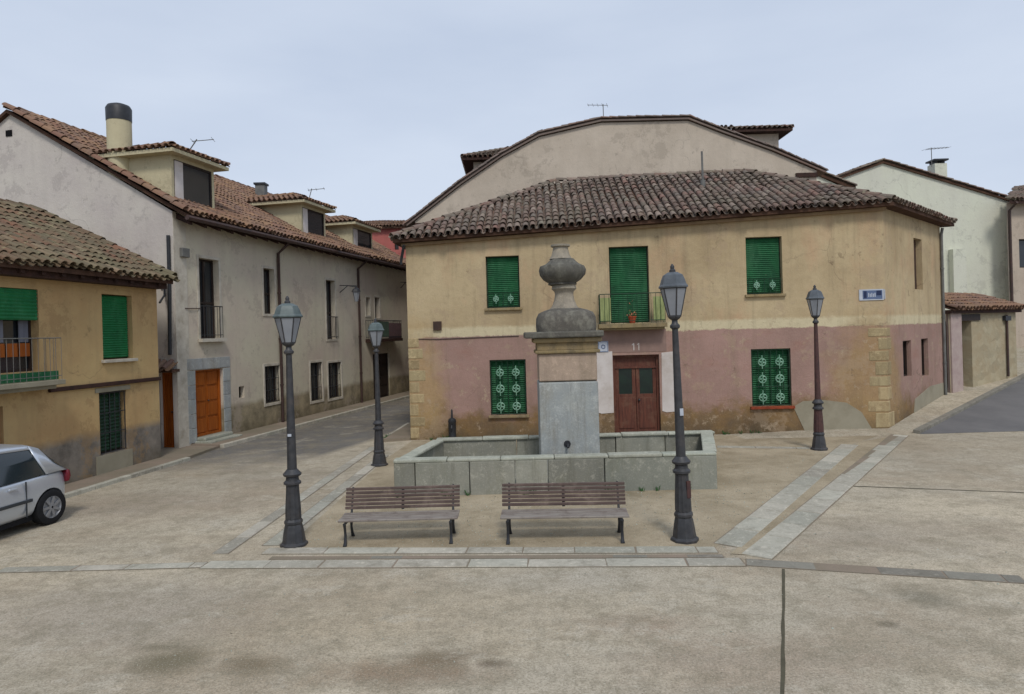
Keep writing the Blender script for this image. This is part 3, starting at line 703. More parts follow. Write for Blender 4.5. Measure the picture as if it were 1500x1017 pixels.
b = MB(); b.hexa([plF.P(-.1, .13, ezL - .11), plF.P(plF.L + .04, .13, ezR - .11), plF.P(plF.L + .04, .0, ezR - .11), plF.P(-.1, .0, ezL - .11), plF.P(-.1, .13, ezL - .03), plF.P(plF.L + .04, .13, ezR - .03), plF.P(plF.L + .04, .0, ezR - .03), plF.P(-.1, .0, ezL - .03)]); b.build('cornice', M['cornice'], house)
# windows of the main house
for r in (W1, W3):
    wn = window(house, plF, r, name='window', fm=M['dark_green'], sill=M['pillar_ochre'], depth=.2)
    blind(wn, plF, (r[0] + .04, r[1] - .04, r[2] + .05, r[3] - .03), -.15, M['green'])
    grille(wn, plF, (r[0] + .05, r[1] - .05, r[2] + .03, r[2] + .42), -.03, M['dark_green'], 6, 1)
    for f_ in (.28, .72): b = MB(); scroll(b, plF, r[0] + (r[1] - r[0]) * f_, -.01, r[2] + .16, .30, .018); b.build('rosette', M['white_iron'], wn)
for r in (W4, W5):
    wn = window(house, plF, r, name='window', fm=M['dark_green'], depth=.2, sill=M['brick'] if r is W5 else M['pillar_ochre'])
    for s_ in (0, 1):
        h_ = (r[1] - r[0]) / 2; q = (r[0] + .04 + s_ * (h_ - .03), r[0] + h_ - .01 + s_ * (h_ - .03), r[2] + .04, r[3] - .04)
        blind(wn, plF, q, -.16, M['green'], .06, 'shutter')
    grille(wn, plF, (r[0] + .03, r[1] - .03, r[2] + .03, r[3] - .03), -.04, M['dark_green'], 6, 3, .012)
    for f_ in (.28, .72):
        for g_ in (.10, .42, .72): b = MB(); scroll(b, plF, r[0] + (r[1] - r[0]) * f_, -.015, r[2] + (r[3] - r[2]) * g_ - .05, .44 * rs.uniform(.94, 1.04), .02); b.build('rosette', M['white_iron'], wn)
wn = window(house, plF, WB, name='balcony_door', fm=M['dark_green'], depth=.2)
blind(wn, plF, (WB[0] + .04, WB[1] - .04, WB[2] + .02, WB[3] - .03), -.15, M['green'])
bu0, bu1 = plF.rect(876, 470, 974, 480)[:2]; bz = plF.uv(925, 474)[1]
b = MB(); b.pbox(plF, bu0, bu1, bz - .12, bz, -.02, .42); b.pbox(plF, bu0 + .06, bu1 - .06, bz - .18, bz - .12, -.02, .34); bal = b.build('balcony', M['pillar_ochre'], house, bevel=.01)
railing(bal, plF, bu0 + .04, bu1 - .04, bz, bz + .82, .38, M['dark_green'], .12, .006)
# green cloth tied on the balcony ends
for (a_, c_) in ((bu0 + .05, bu0 + .34), (bu1 - .36, bu1 - .05)):
    b = MB(); n = 8
    vs_ = []
    for i in range(n + 1):
        for j in range(5): vs_.append(plF.P(a_ + (c_ - a_) * i / n, .36 + .012 * math.sin(i * 2.1 + j), bz + .06 + .66 * j / 4))
    b.add(vs_, [(i * 5 + j, (i + 1) * 5 + j, (i + 1) * 5 + j + 1, i * 5 + j + 1) for i in range(n) for j in range(4)])
    o = b.build('balcony_screen', M['screen'] if 'screen' in M else flat_mat('pale_green_screen', (150, 158, 108), (134, 142, 96), .8, .2), bal); m_ = o.modifiers.new('thick', 'SOLIDIFY'); m_.thickness = .008
fp = plF.P(*(lambda q: (q[0], .2, bz))(plF.uv(925, 468)))
pot = empty('flower_pot', fp, 'small terracotta pot with pale orange flowers standing on the central balcony', 'flower pot')
MB().lathe([(.07, 0), (.11, .17), (.12, .17), (.12, .2), (.1, .2)], fp, 14).build('pot', M['terracotta'], pot, smooth=True)
b = MB(); b2 = MB()
for i in range(60):
    t = V3((rs.gauss(0, .07), rs.gauss(0, .05), rs.uniform(.18, .62 if i % 5 == 0 else .38))); c = fp + t; s_ = .03
    q = [c + V3((rs.uniform(-s_, s_), rs.uniform(-s_, s_), rs.uniform(-s_, s_))) for _ in range(4)]; (b if i % 3 else b2).add(q, [(0, 1, 2, 3)])
b.build('foliage', M['leaf'], pot, fix=False); b2.build('blossom', M['petal'], pot, fix=False)
# front door
b = MB(); u0, u1, z0, z1 = DR; um = (u0 + u1) / 2
frame_bars(b, plF, DR, -.24, -.12, .07); b.pbox(plF, u0 + .07, u1 - .07, z1 - .38, z1 - .33, -.22, -.13)
door = b.build('front_door', M['red_door'], house)
for s_ in (0, 1):
    a_, c_ = (u0 + .072, um - .006) if not s_ else (um + .006, u1 - .072)
    b = MB(); wz = z0 + (z1 - z0) * .50
    b.pbox(plF, a_, c_, z0 + .02, wz, -.21, -.165); b.pbox(plF, a_, c_, wz + .75, z1 - .385, -.21, -.165)
    b.pbox(plF, a_, a_ + .1, wz, wz + .75, -.21, -.165); b.pbox(plF, c_ - .1, c_, wz, wz + .75, -.21, -.165)
    b.pbox(plF, a_ + .07, c_ - .07, z0 + .14, wz - .1, -.165, -.145); b.build('door_leaf', M['red_door'], door, bevel=.006)
    b = MB(); b.pbox(plF, a_ + .1, c_ - .1, wz, wz + .75, -.2, -.185); b.build('pane', M['door_pane'], door)
b = MB(); b.lathe([(.03, -.03), (.035, 0), (.02, .03)], plF.P(um + .08, -.13, 1.0), 10); b.build('handle', M['iron'], door)
b = MB(); b.pbox(plF, u0 + .07, u1 - .07, z1 - .33, z1 - .07, -.2, -.18); b.build('transom', M['red_door'], door)
b = MB(); b.pbox(plF, u0 - .12, u1 + .12, -.05, .06, -.24, .3); b.build('doorstep', M['granite'], house, bevel=.012)
for x0, x1, y0, y1 in ((874, 898, 515, 606), (969, 989, 515, 604)):
    q = plF.rect(x0, y0, x1, y1); b = MB()
    b.plate(plF, [(q[0], q[2] + .04), (q[0] + .12, q[2]), (q[1], q[2] + .02), (q[1] - .0, q[3]), (q[0] + .02, q[3] - .03)], -.004, .014); b.build('whitewashed_jamb', M['white_patch'], house)
b = MB(); q = plF.rect(878, 483, 976, 516); b.plate(plF, [(q[0], q[2]), (q[1], q[2]), (q[1], q[3]), (q[0], q[3])], -.004, .010); b.build('lintel_band', M['lintel'] if 'lintel' in M else flat_mat('lintel_render', (146, 122, 112), (128, 106, 98), sc=2), house)
# door number 11
b = MB(); q = plF.uv(932, 508)
for du in (-.07, .07):
    u = q[0] + du; b.pbox(plF, u - .013, u + .013, q[1] - .10, q[1] + .10, .012, .018); b.plate(plF, [(u - .013, q[1] + .10), (u - .05, q[1] + .06), (u - .05, q[1] + .035), (u - .013, q[1] + .065)], .012, .017)
b.build('house_number', M['white_patch'], house)
# blue and white tile by the door
tl = plF.rect(876, 500, 891, 516); b = MB(); b.pbox(plF, tl[0], tl[1], tl[2], tl[3], .015, .03)
tp = plF.P(tl[0], .02, tl[2]); tile_o = empty('ceramic_tile', tp, 'small blue and white ceramic plaque left of the front door lintel', 'plaque'); b.build('plate', M['enamel'], tile_o)
b = MB(); mu, mz = (tl[0] + tl[1]) / 2, (tl[2] + tl[3]) / 2
frame_bars(b, plF, (tl[0] + .01, tl[1] - .01, tl[2] + .01, tl[3] - .01), .031, .034, .015); b.tube([plF.P(mu + .05 * math.cos(a), .034, mz + .05 * math.sin(a)) for a in [k * .6 for k in range(11)]], .012, 5)
b.build('glazed_pattern', M['blue'], tile_o)
# side wall slits
for r in (S1,):
    b = MB(); b.pbox(plS, r[0], r[1], r[2], r[3], -.2, -.17); b.build('window', M['rust_metal'], house, label='narrow brown shuttered slit window, upper storey')
for r in (S2, S3):
    b = MB(); frame_bars(b, plS, r, -.2, -.12, .04); wn = b.build('window', M['brown_frame'], house); b = MB(); b.pbox(plS, r[0] + .02, r[1] - .02, r[2] + .02, r[3] - .02, -.19, -.17); b.build('pane', M['void'], wn)
# quoin stones, right corner then left corner
def quoins(Bp, d1, d2, n1, n2, spec):
    for k, (z0, z1, a_, b_) in enumerate(spec):
        o1, i1 = .010 + rs.uniform(-.004, .005), -.12; kk = (n1 + n2) / (1 + n1.dot(n2))
        pts = [Bp - d1 * a_ + n1 * o1, Bp + kk * o1, Bp + d2 * b_ + n2 * o1, Bp + d2 * b_ + n2 * i1, Bp + kk * i1, Bp - d1 * a_ + n1 * i1]
        MB().prism(pts, z0, z1).build('quoin_stone', M['quoin'], house, bevel=.025)
spec = []; z = .1; k = 0
for hh in (.44, .32, .38, .30, .40, .30, .36, .27):
    spec.append((z, z + hh - .025, (.30, .55)[k % 2] + rs.uniform(-.12, .10), (.40, .24)[k % 2] + rs.uniform(-.1, .1))); z += hh; k += 1
quoins(Z(B, 0), plF.d, plS.d, plF.n, plS.n, spec)
spec = []; z = .05; k = 0
for hh in (.34, .30, .36, .30, .33, .34, .30, .32, .30):
    spec.append((z, z + hh - .03, (.3, .2)[k % 2], (.28, .46)[k % 2] + rs.uniform(-.06, .06))); z += hh; k += 1
quoins(Z(A, 0), plL.d, plF.d, plL.n, plF.n, spec)
# cement repair low on the right
q = [plF.uv(*p) for p in ((1162, 596), (1176, 588), (1205, 586), (1240, 590), (1262, 604), (1278, 630), (1225, 633), (1180, 634))]
b = MB(); b.plate(plF, q, -.01, .012); b.build('cement_patch', M['cement'], house)
q = [plS.uv(*p) for p in ((1340, 585), (1362, 566), (1384, 560), (1386, 585), (1350, 612), (1338, 614))]
b = MB(); b.plate(plS, q, -.01, .012); b.build('cement_patch', M['cement'], house)
# downpipe on the far corner, gutter
t = plS.L - .08
pipe(house, [plS.P(t, .1, ezC - .1), plS.P(t, .06, ezC - .3), plS.P(t, .06, .55)], .045, M['grey_pipe'], clips=[plS.P(t, .06, z_) for z_ in (1.6, 3.1, 4.7)])
pipe(house, [plF.P(.02, .30, ezL - .1), plF.P(-.12, .08, ezL - .5), plF.P(-.12, .08, ezL - .62)], .04, M['iron'], name='gutter_spout')
b = MB(); q = plF.rect(635, 471, 647, 484); b.pbox(plF, q[0], q[1], q[2], q[3], .0, .07); b.build('junction_box', M['rust_metal'], house, bevel=.008)
b = MB(); q = plF.uv(640, 497); b.tube([plF.P(.3, .016, q[1] + .02), plF.P(q[0], .02, q[1]), plF.P(plF.uv(760, 492)[0], .018, q[1] + .03)], .012, 5); b.build('wall_cable', M['pipe'], house)
# street name plates
q = plF.rect(1258, 424, 1294, 440); sp = plF.P(q[0], .02, q[2])
sg = empty('street_sign', sp, 'blue and white street name plate high on the right end of the ochre wall', 'sign')
b = MB(); b.pbox(plF, q[0], q[1], q[2], q[3], .003, .025); b.build('plate', M['enamel'], sg)
b = MB(); w3 = (q[1] - q[0])
b.pbox(plF, q[0] + w3 * .14, q[0] + w3 * .94, q[2] + .03, q[3] - .03, .026, .029); b.build('blue_field', M['blue'], sg)
b = MB(); b.pbox(plF, q[0] + w3 * .18, q[0] + w3 * .30, q[2] + .06, q[3] - .05, .030, .033); b.pbox(plF, q[0] + w3 * .7, q[0] + w3 * .90, q[2] + .13, q[3] - .04, .030, .033); b.build('dark_mark', M['dkblue'], sg)
b = MB()
for i in range(5): u = q[0] + w3 * (.36 + .065 * i); b.pbox(plF, u, u + .025, q[2] + .09, q[3] - .10 - .02 * (i % 2), .030, .033)
b.build('faded_lettering', M['enamel'], sg)
q = plF.rect(1296, 424, 1302, 438); q = (q[0], plF.L - .03, q[2], q[3]); sg2 = empty('street_sign', plF.P(q[0], .02, q[2]), 'small pale plate just right of the blue street plate at the house corner', 'sign')
b = MB(); b.pbox(plF, q[0], q[1], q[2], q[3], .003, .03); b.build('plate', M['enamel'], sg2)
# flue pipe and small patch on the main roof
fp = at_y(1031, 306, 21.0); ft = at_y(1028, 222, 21.0)
fl = empty('flue_pipe', fp, 'thin grey metal flue pipe rising from the tiled roof of the ochre house', 'flue pipe')
b = MB(); mid = fp.lerp(ft, .5); b.tube([fp - V3((0, 0, .3)), mid], .075, 10); b.build('sleeve', M['grey_pipe'], fl, smooth=True); MB().tube([mid, ft], .032, 8).build('pole', M['grey_pipe'], fl, smooth=True)
# black bin / standpipe by the left of the facade
q = G(663, 645); bn = empty('standpipe', q, 'small dark cast-iron standpipe against the foot of the wall, behind the basin', 'standpipe')
MB().lathe([(.1, 0), (.12, .04), (.1, .08), (.11, .5), (.12, .52), (.1, .6), (.03, .64), (.025, .84), (.01, .88)], q, 12).build('body', M['iron'], bn, smooth=True)
MB().tube([q + V3((0, -.08, .42)), q + V3((0, -.18, .42)), q + V3((0, -.2, .36))], .022, 8).build('tap', M['iron'], bn, smooth=True)

# ================================================================== FOUNTAIN
NL, NR, FR, FL_ = G(572, 712), G(1046, 706), V3((4.33, 14.9, 0)), G(640, 645, .62)
NL = V3((-2.28, 12.7, 0)); NR = V3((3.72, 12.6, 0)); FL_ = V3((FL_.x, FL_.y, 0)); FR = V3((at_y(1043, 645, FL_.y).x, FL_.y, 0))
print('basin', NL, NR, FL_, FR)
RZ = CH - (670 - 486) / 1000 * 12.6
ftn = empty('fountain', (NL + FR) / 2, 'grey granite fountain with low slab basin and tall square pillar topped by a carved urn', 'fountain')
def seg_wall(P, Q, cuts, hgt_=RZ - .06, th=.2, mat=M['granite'], name='stone_slab'):
    pl = Plane(P, Q); e_ = [0] + list(cuts) + [pl.L]
    for i in range(len(e_) - 1):
        j = rs.uniform(-.012, .012)
        b = MB(); b.pbox(pl, e_[i] + .008, e_[i + 1] - .008, -.05, hgt_, -th + j, j); b.build(name, mat, ftn, bevel=.015)
    return pl
plN = Plane(NL, NR)
cuts = [plN.uv(x, 700)[0] for x in (608, 688, 755, 803, 886, 1000)]
seg_wall(NL, NR, cuts)
seg_wall(NR + V3((0, .22, 0)), FR, (.8, 1.6)); seg_wall(FR, FL_, (1.1, 2.2, 3.3, 4.4)); seg_wall(FL_, NL + V3((0, .22, 0)), (.9,))
# sunken skirt course and coping
sk = MB(); o_ = outset([NL, NR, FR, FL_], .06); b = MB()
def coping(P, Q, n, trim0=0., trim1=0.):
    pl = Plane(P, Q); L_ = pl.L - trim0 - trim1
    for i in range(n):
        a_ = trim0 + L_ * i / n; c_ = trim0 + L_ * (i + 1) / n; b = MB(); b.pbox(pl, a_ + .004, c_ - .004, RZ - .06, RZ + rs.uniform(-.008, .008), -.25, .008); b.build('coping_stone', M['granite_top'], ftn, bevel=.02)
coping(NL, NR, 6); coping(NR, FR, 3, .27, .27); coping(FR, FL_, 6); coping(FL_, NL, 3, .27, .27)
b = MB(); b.prism([NL + V3((.18, .18, 0)), NR + V3((-.18, .18, 0)), FR + V3((-.18, -.18, 0)), FL_ + V3((.18, -.18, 0))], -.02, .12); b.build('basin_floor', M['granite'], ftn)
# pillar
pc = V3(((829 - 750) / 1000 * 13.75 + .02, 14.2, 0)); pf = 13.75
def zz_(y): return CH - (y - 485) / 1000 * pf
def pbx(w_, d_, z0, z1, mat, name, bev=.02):
    MB().box(pc.x - w_ / 2, pc.x + w_ / 2, pc.y - d_ / 2, pc.y + d_ / 2, z0, z1).build(name, mat, ftn, bevel=bev)
z1_, z2_, z3_, z4_, z5_ = zz_(559), zz_(518), zz_(497), zz_(487), zz_(455)
pbx(1.19, .98, .1, z1_ - .012, M['pillar'], 'pillar_block', .025)
pbx(1.12, .9, z1_ - .012, z1_ + .012, M['lichen'], 'mortar_bed', 0)
pbx(1.17, .96, z1_ + .012, z2_, M['pillar_pink'], 'pillar_block', .02)
pbx(1.30, 1.08, z2_ + .002, z2_ + .07, M['pillar_ochre'], 'cornice_moulding', .02)
pbx(1.22, 1.0, z2_ + .07, z3_ - .07, M['pillar_ochre'], 'cornice_frieze', .01)
pbx(1.38, 1.14, z3_ - .07, z3_ + .03, M['pillar_ochre'], 'cornice_moulding', .03)
# corner-chipped top slab
MB().box(pc.x - .86, pc.x + .72, pc.y - .66, pc.y + .66, z3_ + .03, z4_ + .02).build('cornice_slab', M['lichen'], ftn, bevel=.03)
MB().lathe([(.60, 0), (.61, .12), (.60, .28), (.55, .38), (.44, .43), (.3, .47)], (pc.x + .01, pc.y, z4_ + .02), 32, sq=5).build('pillar_cap', M['lichen'], ftn, smooth=True)
z6, z7, z8 = zz_(415), zz_(378), zz_(356)
MB().lathe([(.34, 0), (.32, .06), (.26, .12), (.21, .25), (.19, .36), (.2, .42), (.26, .48), (.24, .56), (.18, .60)], (pc.x + .0, pc.y, z5_ - .02), 24).build('urn_stem', M['finial_pale'], ftn, smooth=True)
hh = z7 - z6
b = MB(); b.lathe([(.2, -.03), (.3, 0), (.28, .03), (.38, .1), (.45, .2), (.47, .30), (.44, .38), (.36, .42), (.30, .47), (.24, .53)], (0, 0, 0), 40)
for i, v in enumerate(b.v):     # gadroons
    an = math.atan2(v.y, v.x); k = 1 + .06 * math.cos(an * 10) * math.exp(-((v.z - .22) / .16) ** 2); b.v[i] = V3((v.x * k, v.y * k, v.z))
b.v = [v * (1 + .05 * mnoise.noise(v * 7)) for v in b.v]; b.v = [v + V3((pc.x - .03, pc.y, z6)) for v in b.v]; b.build('urn_bowl', M['lichen'], ftn, smooth=True)
MB().lathe([(.24, 0), (.19, .08), (.16, .2), (.155, .24), (.2, .26), (.2, .3), (.12, .31)], (pc.x - .05, pc.y, z6 + .53), 20).build('urn_lid', M['finial_pale'], ftn, smooth=True)
b = MB(); sp_ = V3((pc.x - .06, pc.y - .49, zz_(650))); b.lathe([(.07, 0), (.07, .02)], (0, 0, 0), 12); b.v = [V3((v.x, -v.z, v.y)) + sp_ for v in b.v]
b.tube([sp_, sp_ + V3((0, -.14, 0)), sp_ + V3((0, -.18, -.05))], .025, 8); b.build('spout', M['iron'], ftn)

# ================================================================== STREET LAMPS
def make_lamp():
    r = empty('street_lamp', (0, 0, 0), 'x', 'street lamp', 'cast-iron street lamps round the fountain square')
    MB().lathe([(.225, 0), (.225, .04), (.19, .06), (.18, .12), (.165, .22), (.145, .31), (.135, .34), (.15, .36), (.15, .39), (.12, .43)], seg=8, rot=R(22.5)).build('base', M['lamp_iron'], r, bevel=.006)
    b = MB(); b.lathe([(.125, .43), (.12, .6), (.10, .9), (.10, .95)], seg=24)
    b.v = [V3((v.x * (1 + .05 * math.cos(12 * math.atan2(v.y, v.x))), v.y * (1 + .05 * math.cos(12 * math.atan2(v.y, v.x))), v.z)) for v in b.v]
    b.build('fluted_shaft', M['lamp_iron'], r, smooth=True)
    MB().lathe([(.1, .95), (.14, .97), (.14, 1.0), (.105, 1.03), (.1, 1.08), (.14, 1.10), (.15, 1.13), (.12, 1.16), (.085, 1.2)], seg=20).build('collar', M['lamp_iron'], r, smooth=True)
    MB().lathe([(.078, 1.2), (.072, 1.6), (.060, 2.3), (.048, 2.98), (.05, 3.0)], seg=16).build('pole', M['lamp_iron'], r, smooth=True)
    MB().lathe([(.056, 3.0), (.08, 3.02), (.08, 3.05), (.05, 3.08), (.045, 3.12), (.09, 3.15), (.1, 3.17), (.1, 3.18)], seg=16).build('lantern_holder', M['lamp_iron'], r, smooth=True)
    # lantern: six panes tapering down
    n = 6; rb, rt_, zb, zt = .10, .205, 3.18, 3.58
    fr = MB()
    for k in range(n):
        a0, a1 = 2 * math.pi * k / n + .26, 2 * math.pi * (k + 1) / n + .26
        p = [V3((rb * math.cos(a0), rb * math.sin(a0), zb)), V3((rb * math.cos(a1), rb * math.sin(a1), zb)), V3((rt_ * math.cos(a1), rt_ * math.sin(a1), zt)), V3((rt_ * math.cos(a0), rt_ * math.sin(a0), zt))]
        fr.tube([p[0], p[3]], .012, 6)
        c = (p[0] + p[1] + p[2] + p[3]) / 4; ins = [c + (q_ - c) * .93 for q_ in p]; nn = (p[1] - p[0]).cross(p[3] - p[0]).normalized()
        g = MB(); g.add(ins + [q_ + nn * .004 for q_ in ins], [(0, 1, 2, 3), (7, 6, 5, 4), (0, 4, 5, 1), (1, 5, 6, 2), (2, 6, 7, 3), (3, 7, 4, 0)]); g.build('pane', M['lamp_glass'], r)
    for (rr, z) in ((rb, zb), (rt_, zt)):
        ring = [V3((rr * math.cos(2 * math.pi * k / n + .26), rr * math.sin(2 * math.pi * k / n + .26), z)) for k in range(n + 1)]; fr.tube(ring, .014, 6)
    fr.build('lantern_frame', M['lamp_iron'], r)
    MB().lathe([(.235, 3.58), (.24, 3.60), (.215, 3.63), (.19, 3.70), (.16, 3.76), (.10, 3.79), (.085, 3.8)], seg=6, rot=.26).build('canopy', M['lamp_cap'] if 'lamp_cap' in M else M['lamp_iron'], r)
    MB().lathe([(.05, 3.8), (.05, 3.83), (.03, 3.85), (.035, 3.88), (.01, 3.92)], seg=10).build('finial', M['lamp_iron'], r, smooth=True)
    return r
M['lamp_cap'] = flat_mat('lantern_cap_paint', (88, 94, 100), (70, 76, 82), .45, .5, sc=6, bump=.1)
M['lamp_cap_teal'] = flat_mat('verdigris_lantern_cap', (92, 104, 104), (74, 86, 86), .5, .4, sc=6, bump=.1)
lamp = make_lamp()
spots = [((431, 799), 3.62 / 3.92, 'street lamp at the front left corner of the square, left of the benches', 0, None),
         ((1003, 792), 3.90 / 3.92, 'tall street lamp right of the benches, nearest to the viewer', .3, 'rust'),
         ((556, 682), 3.42 / 3.92, 'street lamp beside the left end of the basin, in front of the side street', .6, None),
         ((1200, 659), 3.93 / 3.92, 'street lamp in front of the pink wall near the house corner, with rust-brown pole', .2, 'pole')]
lamps = [lamp] + [copy_tree(lamp) for _ in spots[1:]]
for o, (pp, sc_, lb, yaw, var) in zip(lamps, spots):
    p = G(*pp); o.location = (p.x, p.y, .0); o.scale = (.88, .88, sc_); o.rotation_euler = (0, 0, yaw); o['label'] = lb
    if var == 'pole':
        for ch in o.children:
            if ch.name.startswith(('pole', 'fluted')):
                ch.data = ch.data.copy(); ch.data.materials[0] = M['lamp_rust']; ch['label'] = 'rust-brown'
    if pp[0] in (431, 556):
        for ch in o.children:
            if ch.name.startswith('canopy'): ch.data = ch.data.copy(); ch.data.materials[0] = M['lamp_cap_teal']
lamps[1].rotation_euler = (0, -.02, .3)
# sticker and rust plate on the near right lamp
l2 = lamps[1]
b = MB(); b.box(-.03, .03, -.09, -.078, 1.78, 1.88); st = b.build('sticker', M['enamel'], None); st.parent = l2
b = MB(); b.box(.01, .08, -.125, -.10, .62, .86); st = b.build('inspection_hatch', M['lamp_rust'], None); st.parent = l2
b = MB(); b.box(-.03, .03, -.09, -.078, 1.72, 1.76); st = b.build('sticker', M['enamel'], None); st.parent = lamps[0]

# loose gravel on the square and along the kerbs
b = MB(); rg = random.Random(11)
def pebble(x, y, z, s_):
    q = [V3((x + rg.uniform(-s_, s_), y + rg.uniform(-s_, s_), z)) for _ in range(3)]
    b.add(q + [V3((x, y, z + s_ * .9))], [(0, 1, 2), (0, 1, 3), (1, 2, 3), (2, 0, 3)])
for i in range(2600):
    t = rg.random()
    if t < .62: x, y = rg.uniform(-3.2, 4.6), rg.uniform(9.6, 12.5)
    elif t < .85: x, y = rg.uniform(3.9, 7.5), rg.uniform(12.0, 17.5)
    else: x, y = rg.uniform(-6, 8), rg.uniform(6.2, 9.4)
    if 3.9 < x and y > 12 and (x - 3.2) > (y - 9.4) * .74: continue
    pebble(x, y, .006 if y > 9.5 else .001, rg.uniform(.006, .018))
b.build('gravel', M['granite_top'], kind='stuff')
# weeds rooted in the joint at the foot of the basin and walls
b = MB()
def tuft(x, y, h_, n):
    for _ in range(n):
        a = rg.uniform(0, 6.28); l = h_ * rg.uniform(.5, 1); r_ = rg.uniform(0, .05); c = V3((x + r_ * math.cos(a), y + r_ * math.sin(a), 0)); d = V3((math.cos(a), math.sin(a), 0)) * l * .5; p = V3((-math.sin(a), math.cos(a), 0)) * .008
        b.add([c - p, c + p, c + d * .6 + V3((0, 0, l * .8)) + p * .6, c + d + V3((0, 0, l)), c + d * .6 + V3((0, 0, l * .8)) - p * .6], [(0, 1, 2, 3, 4)])
for k in range(46):
    t = rg.random(); p = NL.lerp(NR, rg.random()) + V3((0, -.05, 0)) if k < 16 else plF.P(plF.L * rg.random(), .06, 0) if k < 36 else plL.P(plL.L - rg.random() * .6, .8, 0)
    tuft(p.x, p.y, rg.uniform(.05, .16), rg.randint(6, 14))
b.build('weeds', M['leaf'], kind='stuff', fix=False)

# ================================================================== BENCHES
def make_bench(Lb=1.72):
    r = empty('park_bench', (0, 0, 0), 'x', 'bench', 'slatted park benches in front of the fountain')
    H0, HB = .37, .72
    for i in range(5):
        y = .02 + i * .088; b = MB(); b.box(-Lb / 2, Lb / 2, y, y + .07, H0 - .03 - .006 * math.sin(i), H0 - .006 * math.sin(i) - .0); b.build('seat_slat', M['slat_seat'], r, bevel=.008)
    for i in range(6):
        t = i / 5; y = .47 + .09 * t; z = H0 + .04 + (HB - H0 - .09) * t; b = MB(); b.box(-Lb / 2, Lb / 2, y, y + .028, z, z + .044); b.build('back_slat', M['slat_back'], r, bevel=.008)
    for x in (-Lb / 2 + .10, Lb / 2 - .10):
        b = MB()
        b.tube([(x, -.01, 0), (x, .03, .05), (x, .05, .16), (x, .02, .27), (x, .0, H0 - .05)], [.03, .022, .018, .02, .024], 8)
        b.build('leg', M['iron'], r, smooth=True)
        b = MB(); b.tube([(x, .52, 0), (x, .47, .06), (x, .42, .17), (x, .44, H0 - .05)], [.03, .022, .018, .022], 8); b.build('leg', M['iron'], r, smooth=True)
        b = MB(); b.tube([(x, -.02, H0 - .05), (x, .2, H0 - .06), (x, .44, H0 - .05), (x, .485, H0 + .05), (x, .60, HB + .0)], [.018, .018, .02, .016, .014], 8)
        b.build('side_frame', M['iron'], r, smooth=True)
        b = MB(); pts = []
        for k in range(12): an = k * .5; rr = .06 - .0035 * k; pts.append((x, .0 + rr * math.cos(an) - .02, H0 + .08 + rr * math.sin(an)))
        
    b = MB(); b.box(-.02, .02, .475, .49, H0 + .02, HB - .02); b.v = [V3((v.x, v.y + (v.z - H0) * .26 + .02, v.z)) for v in b.v]; b.build('back_strap', M['iron'], r)
    return r
bench = make_bench(); bench2 = copy_tree(bench)
p = G(583, 799); bench.location = (p.x, p.y, 0); bench['label'] = 'left slatted bench with grey-brown back, beside the left lamp post'
p = G(828, 797); bench2.location = (p.x, p.y, 0); bench2.rotation_euler = (0, 0, R(-3)); bench2.scale = (1.06, 1, 1.03); bench2['label'] = 'right slatted bench with brown back, directly below the fountain pillar'

# ================================================================== WHITE BUILDING ON THE LEFT STREET
F0, F1 = G(262, 660), G(604, 574)
plW = Plane(F0, F1); ezw = (plW.uv(262, 310)[1] + plW.uv(580, 388)[1]) / 2
print('white', F0, F1, ezw, plW.uv(262, 310), plW.uv(580, 388))
gd = V3((-plW.d.y, plW.d.x, 0))                      # away from the street
Wd = 10.8
plG = Plane(F0 + gd * Wd, F0)
rzw = plG.uv(15, 168)[1]; ru = plG.uv(15, 168)[0]; print('gable ridge', ru, rzw, plG.L)
wb = empty('terraced_house', F0, 'long pale grey house with three dormers and dark eaves along the left street', 'house')
px_w = {'A': (292, 380, 321, 496), 'B': (386, 394, 402, 460), 'C': (478, 411, 491, 497), 'D1': (536, 436, 542, 462), 'D2': (549, 436, 556, 466),
        'L1': (388, 536, 410, 590), 'L2': (455, 531, 472, 587), 'L3': (481, 531, 500, 583), 'S': (350, 566, 358, 583), 'DO': (287, 541, 327, 637), 'DK': (547, 518, 571, 586)}
rw = {k: plW.rect(*v) for k, v in px_w.items()}
rw['DO'] = (rw['DO'][0], rw['DO'][1], max(.2, rw['DO'][2]), rw['DO'][3]); rw['DK'] = (rw['DK'][0], rw['DK'][1], .05, rw['DK'][3])
Lw = plW.L + .3
wall(wb, 'front_wall', plW, 0, Lw, -.2, ezw, M['white_facade'], list(rw.values()), depth=.24)
dn = plG.rect(236, 546, 254, 652); dn = (dn[0], dn[1], .05, dn[3])
wall(wb, 'gable_wall', plG, 0, plG.L, -.2, ezw, M['white_gable'], [dn], depth=.2, top=[(0, ezw), (plG.L, ezw), (ru, rzw)])
plWb = Plane(F0 + plW.d * Lw, F0 + plW.d * Lw + gd * Wd); wall(wb, 'gable_wall', plWb, 0, Wd, -.2, ezw, M['white_gable'], top=[(0, ezw), (Wd, ezw), (Wd / 2, rzw)])
plWc = Plane(F0 + plW.d * Lw + gd * Wd, F0 + gd * Wd); wall(wb, 'back_wall', plWc, 0, Lw, -.2, ezw, M['white_gable'])
